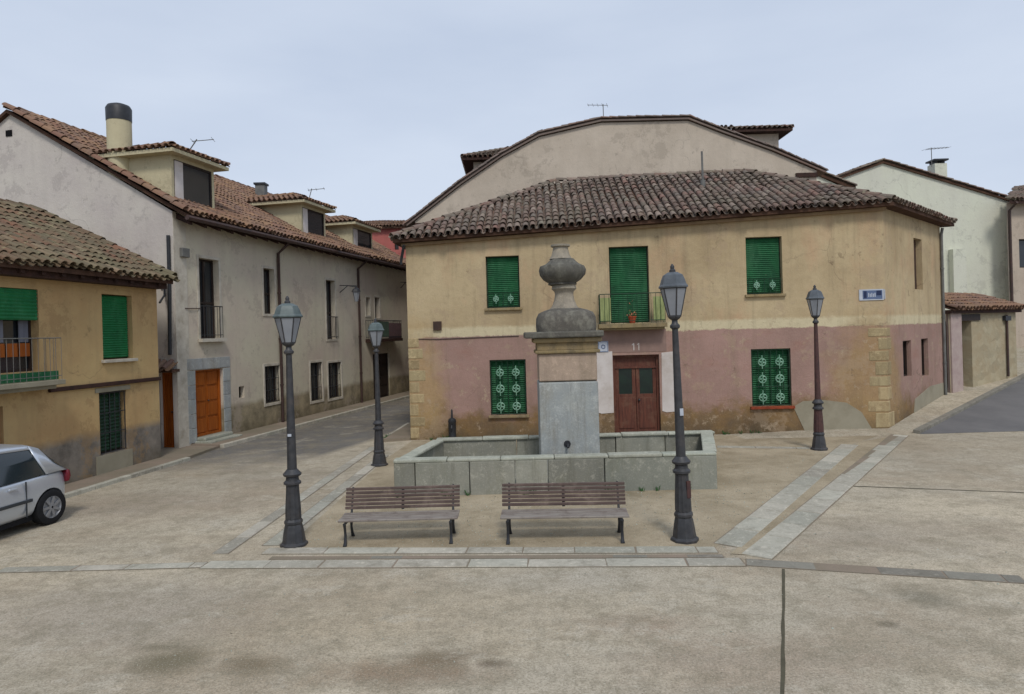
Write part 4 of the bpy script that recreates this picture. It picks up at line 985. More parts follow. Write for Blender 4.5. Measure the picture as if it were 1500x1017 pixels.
# roof (slopes through the eave line to the ridge)
rdist = plG.L - ru; sl = (rzw - ezw) / rdist
def WP(u, n, z): return plW.P(u, n, z)
ov = .5; ze_ = ezw - ov * sl * .6
eA, eB = WP(-.12, ov, ze_ + .08), WP(Lw, ov, ze_ + .08); rA, rB = WP(-.12, -rdist, rzw + .12), WP(Lw, -rdist, rzw + .12)
bA, bB = WP(-.12, -Wd - ov, ezw - ov * sl + .05), WP(Lw, -Wd - ov, ezw - ov * sl + .05)
b = MB(); b.slab([eA, eB, rB, rA], .1); b.slab([rA, rB, bB, bA], .1); wroof = b.build('roof', M['under'], wb)
tiles(wb, wroof, [([eA, eB, rB, rA], eA, eB)], M['tile_red'], 300, ridges=[(rA, rB), (eA + V3((0, 0, .02)), rA + V3((0, 0, .02)))], seedn=5)
for i in range(int(Lw / .62)):
    u = .15 + i * .62
    b = MB(); b.add([WP(u, -.02, ezw - .02), WP(u + .12, -.02, ezw - .02), WP(u + .12, ov - .08, ze_ - .1), WP(u, ov - .08, ze_ - .1), WP(u, -.02, ezw - .18), WP(u + .12, -.02, ezw - .18), WP(u + .12, ov - .08, ze_ - .20), WP(u, ov - .08, ze_ - .20)],
                    [(0, 1, 2, 3), (7, 6, 5, 4), (0, 4, 5, 1), (1, 5, 6, 2), (2, 6, 7, 3), (3, 7, 4, 0)])
    b.build('rafter_tail', M['eave_wood'], wb)
b = MB(); b.tube([WP(-.1, ov + .04, ze_ - .04), WP(Lw, ov + .04, ze_ - .04)], .075, 8); b.build('gutter', M['pipe'], wb, smooth=True)
# windows
for k in ('A', 'B', 'C', 'D1', 'D2', 'L1', 'L2', 'L3'):
    r = rw[k]; wn = window(wb, plW, r, 'tall' if k in 'ABC' else 'plain', surround=(.09, M['reveal']), depth=.2, sill=None)
    if k == 'A':
        b = MB(); b.pbox(plW, r[0] - .12, r[1] + .12, r[2] - .1, r[2], .03, .16); b.build('sill', M['reveal'], wn); railing(wn, plW, r[0] + .02, r[1] - .02, r[2] + .02, r[2] + .95, .12, M['iron'], .11)
    if k == 'C': railing(wn, plW, r[0] + .02, r[1] - .02, r[2] + .02, r[2] + .9, .12, M['iron'], .11)
    if k in ('L1', 'L2', 'L3'): grille(wn, plW, (r[0] + .03, r[1] - .03, r[2] + .03, r[3] - .03), -.04, M['iron'], 5, 3, .011)
r = rw['S']; b = MB(); frame_bars(b, plW, r, -.2, -.14, .03); wn = b.build('window', M['brown_frame'], wb); b = MB(); b.pbox(plW, r[0] + .02, r[1] - .02, r[2] + .02, r[3] - .02, -.19, -.17); b.build('pane', M['glass'], wn)
def plank_door(root, pl, r, mat, name='door', label=None, panels=True):
    u0, u1, z0, z1 = r; b = MB(); frame_bars(b, pl, r, -.2, -.08, .06); d = b.build(name, mat, root, label=label)
    um = (u0 + u1) / 2
    if not panels:
        n = 4
        for i in range(n): a_ = u0 + .06 + (u1 - u0 - .12) * i / n; c_ = u0 + .06 + (u1 - u0 - .12) * (i + 1) / n; MB().pbox(pl, a_ + .003, c_ - .003, z0 + .02, z1 - .06, -.17, -.13).build('plank', mat, d, bevel=.005)
    else:
        for s_ in (0, 1):
            a_, c_ = ((u0 + .06, um - .004), (um + .004, u1 - .06))[s_]
            b = MB(); b.pbox(pl, a_, c_, z0 + .02, z1 - .06, -.18, -.14); H = z1 - z0 - .1
            for k in range(4): zz0 = z0 + .08 + H * k / 4; b.pbox(pl, a_ + .06, c_ - .06, zz0 + .02, zz0 + H / 4 - .05, -.14, -.115)
            b.build('door_leaf', mat, d, bevel=.006)
    MB().lathe([(.02, -.02), (.03, 0), (.02, .02)], pl.P(um + .07, -.1, z0 + 1.0), 8).build('handle', M['iron'], d)
    return d
plank_door(wb, plW, rw['DO'], M['orange_wood'], label='varnished orange-brown panelled double door')
plank_door(wb, plW, rw['DK'], M['brown_frame'], label='dark double door below the far balcony')
plank_door(wb, plG, dn, M['orange_wood'], label='narrow orange-brown plank door in the gable wall', panels=False)
r = rw['DO']; b = MB(); b.pbox(plW, r[0] - .35, r[1] + .35, r[3] + .02, r[3] + .34, -.01, .03); b.build('lintel', M['pillar'], wb, bevel=.01)
for a_, c_ in ((r[0] - .35, r[0] - .02), (r[1] + .02, r[1] + .35)):
    for k in range(5): z0 = .1 + (r[3] - .1) * k / 5; MB().pbox(plW, a_, c_, z0 + .006, z0 + (r[3] - .1) / 5 - .006, -.01, .022 + rs.uniform(0, .008)).build('jamb_stone', M['pillar'], wb, bevel=.01)
b = MB(); b.pbox(plW, r[0] - .12, r[1] + .12, -.02, .14, -.2, .55); b.build('doorstep', M['granite_top'], wb, bevel=.02)
b = MB(); b.pbox(plW, r[0] - .02, r[1] + .02, .14, r[2] - .002, -.2, .3); b.build('doorstep', M['granite_top'], wb, bevel=.02)
# corner pilaster
b = MB(); b.pbox(plW, .0, .5, -.2, ezw - .2, .0, .02); b.build('corner_pilaster', M['reveal'], wb)
# small tiled canopy over the narrow door
q = plG.rect(232, 524, 262, 545); b = MB(); b.pbox(plG, q[0], plG.L + .1, q[2], q[2] + .08, 0, .3); cn = b.build('door_canopy', M['under'], wb)
c0, c1 = plG.P(q[0], .34, q[2] + .1), plG.P(plG.L + .1, .34, q[2] + .1); tiles(wb, cn, [([c0, c1, plG.P(plG.L + .1, -.02, q[2] + .32), plG.P(q[0], -.02, q[2] + .32)], c0, c1)], M['tile_red'], 40, seedn=9)
# far balcony
r = rw['DK']; bq = plW.rect(535, 470, 576, 500); b = MB(); b.pbox(plW, bq[0], bq[1], bq[2] - .02, bq[2] + .12, 0, .5); bl = b.build('balcony', M['eave_wood'], wb)
railing(bl, plW, bq[0] + .04, bq[1] - .04, bq[2] + .12, bq[3], .46, M['iron'], .11)
b = MB(); b.pbox(plW, bq[0] + .05, (bq[0] + bq[1]) / 2, bq[2] + .2, bq[3] - .05, .42, .45); b.build('balcony_screen', flat_mat('green_screen', (92, 116, 96), (78, 100, 82)), bl)
b = MB(); b.pbox(plW, (bq[0] + bq[1]) / 2 + .03, bq[1] - .05, bq[2] + .1, bq[3] - .12, .42, .45); b.build('balcony_screen', flat_mat('pinkish_screen', (128, 96, 98), (110, 84, 84)), bl)
# downpipes
for x, y in ((408, 350), (525, 395)):
    u = plW.uv(x, 480)[0]; pipe(wb, [WP(u, ov, ze_ - .1), WP(u, .07, ze_ - .45), WP(u, .07, .05)], .05, M['pipe'], clips=[WP(u, .07, z_) for z_ in (1.4, 3.0, 4.6)])
u = plG.uv(250, 400)[0]; pipe(wb, [plG.P(u, .06, plG.uv(254, 345)[1]), plG.P(u, .06, plG.uv(250, 400)[1]), plG.P(u - .05, .06, plG.uv(246, 520)[1])], .05, M['iron'])
# electrical boxes and cable
for (x0, y0, x1, y1) in ((262, 364, 273, 377),):
    q = plW.rect(x0, y0, x1, y1); MB().pbox(plW, q[0], q[1], q[2], q[3], .02, .12).build('junction_box', M['grey_pipe'], wb, bevel=.01)
q = plW.uv(270, 452); q2 = plW.uv(292, 452); MB().tube([WP(q[0], .03, q[1]), WP(q2[0], .03, q2[1])], .014, 5).build('wall_cable', M['pipe'], wb)
# dormers
def dormer(root, pl, u0, u1, nf, z0, z1, slopef, tmat, ov=.32, rise=.42, wallm=None, light=True, seedn=3, lim=0, label=None, fas=None):
    """slopef(n) gives roof height at normal offset n; front window wall at n=nf"""
    nb = nf
    while slopef(nb) < z1 and nb > nf - 6: nb -= .05
    wallm = wallm or M['cream']
    b = MB(); frame_bars(b, pl, (u0, u1, z0, z1), nf - .12, nf + .01, .1); dr = b.build('dormer', wallm, root, label=label)
    for u, s_ in ((u0, 1), (u1, -1)):
        b = MB(); q_ = [(nf - .12, z0), (nf - .12, z1), (nb, z1), (nb, z1 - .3)]; b.add([pl.P(u, n_, z_) for n_, z_ in q_] + [pl.P(u + s_ * .1, n_, z_) for n_, z_ in q_], [(0, 1, 2, 3), (7, 6, 5, 4), (0, 4, 5, 1), (1, 5, 6, 2), (2, 6, 7, 3), (3, 7, 4, 0)]); b.build('cheek_wall', wallm, dr)
    b = MB(); r_ = (u0 + .1, u1 - .1, z0 + .1, z1 - .1); frame_bars(b, pl, r_, nf - .06, nf + .0, .06, vm=(.2,)); b.build('window_frame', M['brown_frame'], dr)
    b = MB(); b.pbox(pl, r_[0] + .02, r_[1] - .02, r_[2] + .02, r_[3] - .02, nf - .05, nf - .03); b.build('pane', M['glass'], dr)
    if light: b = MB(); w2 = (r_[1] - r_[0]) * .22; b.pbox(pl, r_[0] + .03, r_[0] + w2, r_[2] + .03, r_[3] - .03, nf + .004, nf + .02); b.build('curtain', M['white_patch'], dr)
    # hipped roof
    a = [pl.P(u0 - ov, nf + ov, z1), pl.P(u1 + ov, nf + ov, z1), pl.P(u1 + ov, nb - .3, z1), pl.P(u0 - ov, nb - .3, z1)]
    um = (u0 + u1) / 2; hw = (u1 - u0) / 2 + ov; rf = pl.P(um, nf + ov - hw * .9, z1 + rise); rb = pl.P(um, nb - 1.0, z1 + rise); t = V3((0, 0, .1))
    b = MB(); b.add([p for p in a] + [p + t for p in a], [(0, 1, 5, 4), (1, 2, 6, 5), (3, 0, 4, 7), (0, 3, 2, 1)]); b.build('fascia', fas or M['cream'], dr, fix=False)
    b = MB(); b.add([a[0] + t, a[1] + t, a[2] + t, a[3] + t, rf + t, rb + t], [(0, 1, 4), (1, 2, 5, 4), (3, 0, 4, 5), (2, 3, 5)]); rr = b.build('dormer_roof', M['under'], dr, fix=False)
    fs = [([a[0] + t, a[1] + t, rf + t], a[0] + t, a[1] + t), ([a[1] + t, a[2] + t, rb + t, rf + t], a[1] + t, a[2] + t), ([a[3] + t, a[0] + t, rf + t, rb + t], a[3] + t, a[0] + t)]
    cov = tile_profile(.088, .07, .42, 5, .012, True)
    # tiles joined into one field (sub-part level reached)
    tiles_join(dr, fs, [(rf + t, rb + t), (a[0] + t, rf + t), (a[1] + t, rf + t)], tmat, seedn)
    return dr
def tiles_join(parent, faces, ridges, mat, seedn):
    rt = random.Random(seedn); st = MB(); cov = tile_profile(.088, .07, .42, 5, .012, True); w_, row = .215, .34
    for poly, ea, eb in faces:
        e = (eb - ea).normalized(); nn = V3((0, 0, 0))
        for i in range(1, len(poly) - 1): nn += (poly[i] - poly[0]).cross(poly[i + 1] - poly[0])
        nn.normalize(); nn = nn if nn.z > 0 else -nn; s = nn.cross(e)
        if s.z < 0: s = -s
        if e.cross(s).dot(nn) < 0: e = -e
        P2 = [((p - ea).dot(e), (p - ea).dot(s)) for p in poly]; x0, x1 = min(p[0] for p in P2), max(p[0] for p in P2); y1 = max(p[1] for p in P2)
        for i in range(int((x1 - x0) / w_) + 1):
            cx = x0 + (i + .5) * w_
            for j in range(int(y1 / row) + 1):
                yy_ = j * row - .06
                if not inpoly(cx, yy_ + .14, P2): continue
                Rm = Matrix((e, s, nn)).transposed() @ Matrix.Rotation(rt.uniform(-.05, .05), 3, 'Z'); base = ea + e * (cx + rt.uniform(-.01, .01)) + s * yy_ + nn * .03
                st.add([base + Rm @ v for v in cov.v], cov.f)
    rid = tile_profile(.115, .10, .44, 5, .015, True)
    for a, b in ridges:
        d = b - a; ln = d.length; d.normalize(); sd_ = d.cross(V3((0, 0, 1))).normalized(); up_ = sd_.cross(d); k = int(ln / .38)
        for i in range(k + 1):
            p = a + d * (ln * i / (k + 1)) + up_ * .04; Rm = Matrix((sd_, d, up_)).transposed(); st.add([p + Rm @ v for v in rid.v], rid.f)
    if st.f: st.build('roof_tile_field', mat, parent, kind='stuff', fix=False)
sf = lambda n: ze_ + .18 + (ov - n) * (rzw + .12 - ze_ - .08) / (rdist + ov)
NF = -.25
plD = Plane(F0, F1, NF)
for i, (x0, x1, yt, yb) in enumerate(((251, 313, 233, 300), (441, 476, 303, 341), (516, 545, 333, 372))):
    xm = (x0 + x1) / 2; u0, u1 = plD.uv(x0, (yt + yb) / 2)[0], plD.uv(x1, (yt + yb) / 2)[0]; zt = (plD.uv(x0, yt)[1] + plD.uv(x1, yt + (10 if i == 0 else 4))[1]) / 2
    dormer(wb, plW, u0, u1, NF, sf(NF) - .25, zt, sf, M['tile_red'], seedn=20 + i)
# round chimney near the verge
def chimney_round(base, top, r, label, capm=M['void']):
    o = empty('chimney', base, label, 'chimney'); h = top.z - base.z
    MB().lathe([(r, -.6), (r, h * .72), (r * .96, h * .72)], base, 24).build('stack', M['cream'], o, smooth=True)
    MB().lathe([(r * 1.03, h * .70), (r * 1.05, h * .92), (r * .9, h * .97), (r * .5, h), (.02, h + .02)], base, 24).build('cap', M['iron'], o, smooth=True)
    return o
# depth on the slope above the gable plane
yb_ = 19.6; cb = at_y(176, 238, yb_); ct = at_y(176, 153, yb_)
ch1 = chimney_round(cb, ct, (at_y(193, 200, yb_).x - at_y(160, 200, yb_).x) / 2, 'round plastered chimney with a black domed cap beside the first dormer')
yb_ = 30.0; cb = at_y(383, 286, yb_); ct = at_y(383, 269, yb_)
o = empty('chimney', cb, 'small dark square chimney behind the middle dormer', 'chimney'); MB().box(cb.x - .2, cb.x + .2, cb.y - .2, cb.y + .2, cb.z - .8, ct.z - .08).build('stack', M['grey_pipe'], o); MB().box(cb.x - .25, cb.x + .25, cb.y - .25, cb.y + .25, ct.z - .08, ct.z).build('cap', M['iron'], o)
q = at_y(272, 214, 21.5); antenna(q - V3((0, 0, .3)), 'thin slanting aerial behind the first dormer roof', h=.5, tilt=.8, n=2, ln=.5, yaw=.2)
q = at_y(452, 282, 27.5); antenna(q - V3((0, 0, .3)), 'thin low aerial behind the middle dormer roof', h=.45, tilt=.3, n=3, ln=.5, yaw=.2)
b = MB(); q = plG.rect(9, 191, 18, 200); b.pbox(plG, q[0], q[1], q[2], q[3], .005, .02); b.build('vent', M['void'], wb)
# wall lanterns
def wall_lantern(pl, px, py, s_, label, arm=.7):
    u, z = pl.uv(px, py); base = pl.P(u, .02, z)
    o = empty('wall_lantern', base, label, 'wall lantern', 'bracket lanterns on the left street facade')
    b = MB(); b.tube([pl.P(u, .02, z - .25), pl.P(u, arm * .5, z + .02), pl.P(u, arm, z - .05)], .018, 6); b.tube([pl.P(u, .02, z + .05), pl.P(u, arm, z + .0)], .016, 6); b.build('bracket', M['iron'], o)
    c = pl.P(u, arm, z - .45 * s_)
    MB().lathe([(.07, -.2), (.15, .2), (.14, .21)], (c.x, c.y, c.z), 6).build('lantern', M['lamp_glass'], o); MB().lathe([(.19, .2), (.13, .32), (.04, .38), (.02, .46)], (c.x, c.y, c.z), 6).build('canopy', M['iron'], o)
wall_lantern(plW, 497, 420, 1, 'bracket lantern on the pale facade behind the left lamp post', .75)
wall_lantern(plW, 586, 415, 1, 'far bracket lantern under the eaves by the ochre house corner', .6)

# ================================================================== NEAR LEFT HOUSE
N1, N0 = G(236, 674), G(0, 742); dN = (N1 - N0).normalized(); N0x = N1 - dN * 16
plH = Plane(N0x, N1); ezh = (plH.uv(232, 412)[1] + plH.uv(20, 392)[1]) / 2
print('near', N0, N1, ezh, plH.uv(232, 412), plH.uv(20, 392))
nh = empty('house', N1, 'small ochre plastered house with mossy tile roof and bright green blinds, left edge', 'house')
gN = V3((-plH.d.y, plH.d.x, 0)); WdN = 7.2
hp = {'W': (150, 432, 194, 526), 'D': (146, 573, 186, 663), 'B': (-70, 420, 57, 548), 'E': (-40, 598, 6, 720)}
rh = {k: plH.rect(*v) for k, v in hp.items()}; rh['E'] = (rh['E'][0], rh['E'][1], .12, rh['E'][3])
wall(nh, 'front_wall', plH, 0, plH.L, -.2, ezh, M['near_wall'], list(rh.values()), depth=.22)
plHr = Plane(N1, N1 + gN * WdN); rzh = 6.62
wall(nh, 'gable_wall', plHr, 0, WdN, -.2, ezh, M['near_wall'], top=[(0, ezh), (WdN, ezh), (WdN / 2, rzh - .1)])
plHb = Plane(N1 + gN * WdN, N0x + gN * WdN); wall(nh, 'back_wall', plHb, 0, plHb.L, -.2, ezh, M['near_wall'])
plHl = Plane(N0x + gN * WdN, N0x); wall(nh, 'gable_wall', plHl, 0, WdN, -.2, ezh, M['near_wall'], top=[(0, ezh), (WdN, ezh), (WdN / 2, rzh - .1)])
HP = plH.P; Lh = plH.L + .08; o_ = .42
ea, eb = HP(-.1, o_, ezh + .02), HP(Lh, o_, ezh + .02)
rgx = plH.uv(45, 302); rr_ = at_y(48, 303, 17.4); rzh = rr_.z; print('near ridge', rr_)
ra, rb = HP(-.1, -WdN / 2, rzh), HP(Lh, -WdN / 2, rzh); ba, bb = HP(-.1, -WdN - o_, ezh), HP(Lh, -WdN - o_, ezh)
b = MB(); b.slab([ea, eb, rb, ra], .1); b.slab([ra, rb, bb, ba], .1); nroof = b.build('roof', M['under'], nh)
tiles(nh, nroof, [([ea, eb, rb, ra], ea, eb)], M['tile_moss'], 300, ridges=[(ra, rb), (eb + V3((0, 0, .03)), rb + V3((0, 0, .03)))], seedn=6)
b = MB(); b.pbox(plH, 0, plH.L - .0, ezh - .2, ezh - .05, 0, .3); b.build('eave_board', M['eave_wood'], nh)
for i in range(int(plH.L / .5)): MB().pbox(plH, .1 + i * .5, .2 + i * .5, ezh - .085 - .06, ezh - .03, .3, o_ - .05).build('rafter_tail', M['eave_wood'], nh)
r = rh['W']; wn = window(nh, plH, r, fm=M['brown_frame'], sill=M['reveal'], depth=.18); blind(wn, plH, (r[0] + .03, r[1] - .03, r[2] + .03, r[3] - .02), -.12, M['bright_green'])
r = rh['D']; wn = window(nh, plH, r, fm=M['brown_frame'], depth=.18); blind(wn, plH, (r[0] + .05, (r[0] + r[1]) / 2 - .01, r[2] + .05, r[3] - .05), -.13, M['dark_green'], .08); blind(wn, plH, ((r[0] + r[1]) / 2 + .01, r[1] - .05, r[2] + .05, r[3] - .05), -.13, M['dark_green'], .08)
grille(wn, plH, (r[0] + .03, r[1] - .03, r[2] + .03, r[3] - .03), -.03, M['iron'], 5, 3, .011)
b = MB(); b.pbox(plH, r[0] - .12, r[1] + .12, r[3] + .0, r[3] + .1, .0, .02); b.build('lintel', M['cement'], wn); b = MB(); b.pbox(plH, r[0] - .14, r[1] + .14, .02, r[2] - .01, .0, .02); b.build('plinth_panel', M['cement'], wn)
# big balcony window
r = rh['B']; wn = window(nh, plH, r, fm=M['brown_frame'], depth=.2)
zt = plH.uv(30, 469)[1]; blind(wn, plH, (r[0] + .02, r[1] - .02, zt, r[3] - .01), -.02, M['bright_green'], .07, 'awning_blind')
zk = plH.uv(30, 503)[1]; um = (r[0] + r[1]) / 2
for k in range(6):
    a_ = r[0] + .06 + (r[1] - r[0] - .12) * k / 6; c_ = a_ + (r[1] - r[0] - .12) / 6
    MB().pbox(plH, a_ + .02, c_ - .02, r[2] + .3, zk, -.17, -.14).build('wood_panel', M['orange_wood'], wn, bevel=.006)
    if k % 2: MB().pbox(plH, a_ + .03, c_ - .03, zk + .02, zt, -.172, -.16).build('curtain', M['curtain'], wn)
bq0, bz0 = plH.uv(88, 556); bz0 = plH.uv(40, 560)[1]
bq0 -= .32
b = MB(); b.pbox(plH, .5, bq0, bz0 - .08, bz0 + .02, 0, .42); b.pbox(plH, .6, bq0 - .1, bz0 - .16, bz0 - .08, 0, .3); bal = b.build('balcony', M['cement'], nh, bevel=.01)
railing(bal, plH, .55, bq0 - .05, bz0 + .02, plH.uv(85, 492)[1] - .05, .38, M['grey_pipe'], .14, .005)
b = MB(); b.pbox(plH, r[0] - .2, r[1] + .1, bz0 + .03, bz0 + .20, .30, .33); b.build('green_board', M['green'], bal)
# string course
z_ = (plH.uv(100, 568)[1] + plH.uv(220, 556)[1]) / 2; b = MB(); b.pbox(plH, bq0, plH.L, z_ - .05, z_ + .04, 0, .07); b.build('string_course', M['eave_wood'], nh, bevel=.01)
plank_door(nh, plH, rh['E'], M['orange_wood'], label='brown door cut by the left edge', panels=False)
# gutter bracket / street cable arm at the corner
q0 = plH.P(plH.L, .1, plH.uv(232, 420)[1]); arm = empty('cable_bracket', q0, 'dark iron cable bracket and wires between the two left houses under the eaves', 'bracket')
a0 = plH.P(plH.L - .02, .1, plH.uv(235, 412)[1]); a1 = plG.P(plG.L - .25, .08, plG.uv(256, 408)[1]); a2 = plH.P(plH.L - .02, .1, plH.uv(235, 444)[1])
b = MB(); b.tube([a0, a1], .03, 6); b.tube([a2, a1 - V3((0, 0, .45))], .028, 6); b.tube([a1 + V3((0, 0, .1)), a1 - V3((0, 0, .5))], .03, 6); b.build('arm', M['iron'], arm)
b = MB(); b.tube([a0 - V3((0, 0, .1)), (a0 + a1) / 2 - V3((0, 0, .3)), a1 - V3((0, 0, .2))], .012, 5); b.build('wire', M['iron'], arm)

# sidewalks along the left houses
def walk(name, pl, u0, u1, wd, z=.10, kerb=True):
    o = MB().pbox(pl, u0, u1, -.05, z, .0, wd).build(name, M['walk'], kind='structure')
    k = MB(); L_ = u1 - u0; n = int(L_ / 1.0)
    for i in range(n):
        a_ = u0 + L_ * i / n; c_ = u0 + L_ * (i + 1) / n
        bb_ = MB().pbox(pl, a_ + .006, c_ - .006, -.05, z + .012, wd + .002, wd + .14).build('kerb_stone', M['slab_pale'], o, bevel=.012)
    return o
walk('left_house_pavement', plH, 0, plH.L - .02, .7, .07)
walk('street_pavement', plW, .45, Lw, .95, .09)
b = MB(); b.prism([plH.P(plH.L, 0, 0), plH.P(plH.L, .7, 0), plW.P(.43, .95, 0), plW.P(.43, .02, 0), plW.P(.0, -.0, 0) + gd * .6], -.05, .068); b.build('corner_pavement', M['walk'], kind='structure')
# pavement on the street side and front of the main house
b = MB(); b.prism([plF.P(-.9, .35, 0), plF.P(-.01, .02, 0), plL.P(plL.L - 9, .01, 0), plL.P(plL.L - 9, .75, 0), plL.P(plL.L, .75, 0)], -.05, .08); b.build('street_corner_pavement', M['walk'], kind='structure')
# kerb of the climbing street
mbk = None
n = 14
for i in range(n):
    a_, c_ = e0 + (e1 - e0) * i / n, e0 + (e1 - e0) * (i + 1) / n; d = (c_ - a_).normalized(); nn = V3((-d.y, d.x, 0)); a_ = a_ + d * .01; c_ = c_ - d * .01
    q = [a_, c_, c_ + nn * .16, a_ + nn * .16]; zs_ = [hgt(p.x, p.y) for p in q]
    b = MB(); b.hexa([V3((p.x, p.y, z - .1)) for p, z in zip(q, zs_)] + [V3((p.x, p.y, z + .09)) for p, z in zip(q, zs_)])
    if i == 0: kb = b.build('street_kerb', M['slab_grey'], kind='structure')
    else: b.build('kerb_stone', M['slab_grey'], kb, bevel=.01)

# ================================================================== BACK TAUPE HOUSE (gable)
YB = 29.0; plK = Plane(V3((-20, YB, 0)), V3((30, YB, 0)))
out = [plK.uv(*p) for p in ((608, 324), (675, 272), (735, 231), (790, 201), (880, 180), (1008, 177), (1060, 197), (1130, 222), (1196, 250))]
bh = empty('house', V3((4, YB, 0)), 'large taupe house whose broad blank gable rises behind the ochre house roof', 'house')
ul, ur = out[0][0], out[-1][0]; zl, zr_ = out[0][1], out[-1][1]
b = MB(); b.add([plK.P(ul, 0, -.2), plK.P(ur, 0, -.2)] + [plK.P(u, 0, z) for u, z in out[::-1]], [tuple(range(len(out) + 2))]); b.build('gable_wall', M['back_wall'], bh, fix=False)
YL = 14
for u, z, nm in ((ul, zl, 'side_wall'), (ur, zr_, 'side_wall')): b = MB(); b.add([plK.P(u, 0, -.2), plK.P(u, -YL, -.2), plK.P(u, -YL, z), plK.P(u, 0, z)], [(0, 1, 2, 3)]); b.build(nm, M['back_wall'], bh, fix=False)
b = MB(); b.add([plK.P(ul, -YL, -.2), plK.P(ur, -YL, -.2)] + [plK.P(u, -YL, z) for u, z in out[::-1]], [tuple(range(len(out) + 2))]); b.build('gable_wall', M['back_wall'], bh, fix=False)
# extend the eaves
dl = (out[0][0] - out[1][0], out[0][1] - out[1][1]); kl = .35 / abs(dl[0]); oute = [(out[0][0] + dl[0] * kl, out[0][1] + dl[1] * kl)] + out[1:-1]
dr_ = (out[-1][0] - out[-2][0], out[-1][1] - out[-2][1]); kr = .35 / abs(dr_[0]); oute.append((out[-1][0] + dr_[0] * kr, out[-1][1] + dr_[1] * kr))
b = MB(); fs = []
for i in range(len(oute) - 1):
    p = [plK.P(oute[i][0], .12, oute[i][1] + .1), plK.P(oute[i + 1][0], .12, oute[i + 1][1] + .1), plK.P(oute[i + 1][0], -YL, oute[i + 1][1] + .1), plK.P(oute[i][0], -YL, oute[i][1] + .1)]
    b.slab(p, .07)
    lo = (p[0], p[3]) if oute[i][1] < oute[i + 1][1] else (p[1], p[2]); fs.append((p, lo[0], lo[1]))
broof = b.build('roof', M['tile_grey'], bh)
tiles(bh, broof, [f_ for f_ in fs], M['tile_grey'], 0, ridges=[(plK.P(oute[i][0], .06, oute[i][1] + .12), plK.P(oute[i + 1][0], .06, oute[i + 1][1] + .12)) for i in range(len(oute) - 1)], seedn=8)
# verge ends under the eaves
for (u, z, s_) in ((ul, zl, 1), (ur, zr_, -1)):
    b = MB(); b.pbox(plK, min(u, u + s_ * .9), max(u, u + s_ * .9), z - .28, z - .1, .0, .1); b.build('eave_return', M['eave_wood'], bh)
# dormers on both slopes (they face left and right)
def interp(u):
    for i in range(len(out) - 1):
        if out[i][0] <= u <= out[i + 1][0]: t = (u - out[i][0]) / (out[i + 1][0] - out[i][0]); return out[i][1] * (1 - t) + out[i + 1][1] * t
    return out[0][1] if u < out[0][0] else out[-1][1]
plLs = Plane(plK.P(ul, -YL, 0), plK.P(ul, 0, 0)); plRs = Plane(plK.P(ur, 0, 0), plK.P(ur, -YL, 0))
def side_dormer(px_front, px_top, side, y0, wdt, label):
    yc = YB + y0; u = at_y(px_front[0], px_front[1], yc).x + 20; zt = at_y(px_top[0], px_top[1], yc).z
    if side < 0:
        nf = ul - u; f_ = lambda n: interp(ul - n); dormer(bh, plLs, YL - y0 - wdt, YL - y0, nf, interp(u) - .3, zt, f_, M['tile_old'], .45, .8, M['back_wall'], False, 31, label=label, fas=M['eave_wood'])
    else:
        nf = u - ur; f_ = lambda n: interp(ur + n); dormer(bh, plRs, y0, y0 + wdt, nf, interp(u) - .3, zt, f_, M['tile_old'], .45, .6, M['back_wall'], False, 32, label=label, fas=M['eave_wood'])
side_dormer((694, 245), (690, 238), -1, .6, 3.2, 'left dormer seen from the side')
side_dormer((1140, 200), (1140, 196), 1, .6, 3.2, 'right dormer seen from the side')
q = at_y(884, 174, 30.5); antenna(q - V3((0, 0, .2)), 'small aerial on the ridge of the taupe gable house', h=.85, yaw=2.9, n=5, ln=.7)
# low tiled annex right of it
YA = 31.0; an = empty('house', at_y(1215, 600, YA) * 1.0, 'low dark-tiled roof end peeping out right of the taupe gable', 'house'); an.location.z = 0; OFF[an.name] = Vector(an.location)
an.location = V3((at_y(1215, 470, YA).x, YA, 0)); OFF[an.name] = Vector(an.location)
a_, c_ = at_y(1186, 252, YA), at_y(1252, 278, YA); b = MB(); x0, x1 = a_.x, c_.x
b.add([V3((x0, YA, 0)), V3((x1 - .3, YA, 0)), V3((x1 - .3, YA, c_.z)), V3((x0, YA, a_.z)), V3((x0, YA + 5, 0)), V3((x1 - .3, YA + 5, 0)), V3((x1 - .3, YA + 5, c_.z)), V3((x0, YA + 5, a_.z))], [(0, 1, 2, 3), (5, 4, 7, 6), (1, 5, 6, 2), (4, 0, 3, 7)]); b.build('wall', M['far_white'], an)
pp = [V3((x0, YA - .1, a_.z + .1)), V3((x1, YA - .1, c_.z + .1)), V3((x1, YA + 5, c_.z + .1)), V3((x0, YA + 5, a_.z + .1))]; b = MB(); b.slab(pp, .14); rf_ = b.build('roof', M['under'], an)
tiles(an, rf_, [(pp, pp[1], pp[2])], M['tile_old'], 0, ridges=[(pp[1], pp[0])], seedn=12)

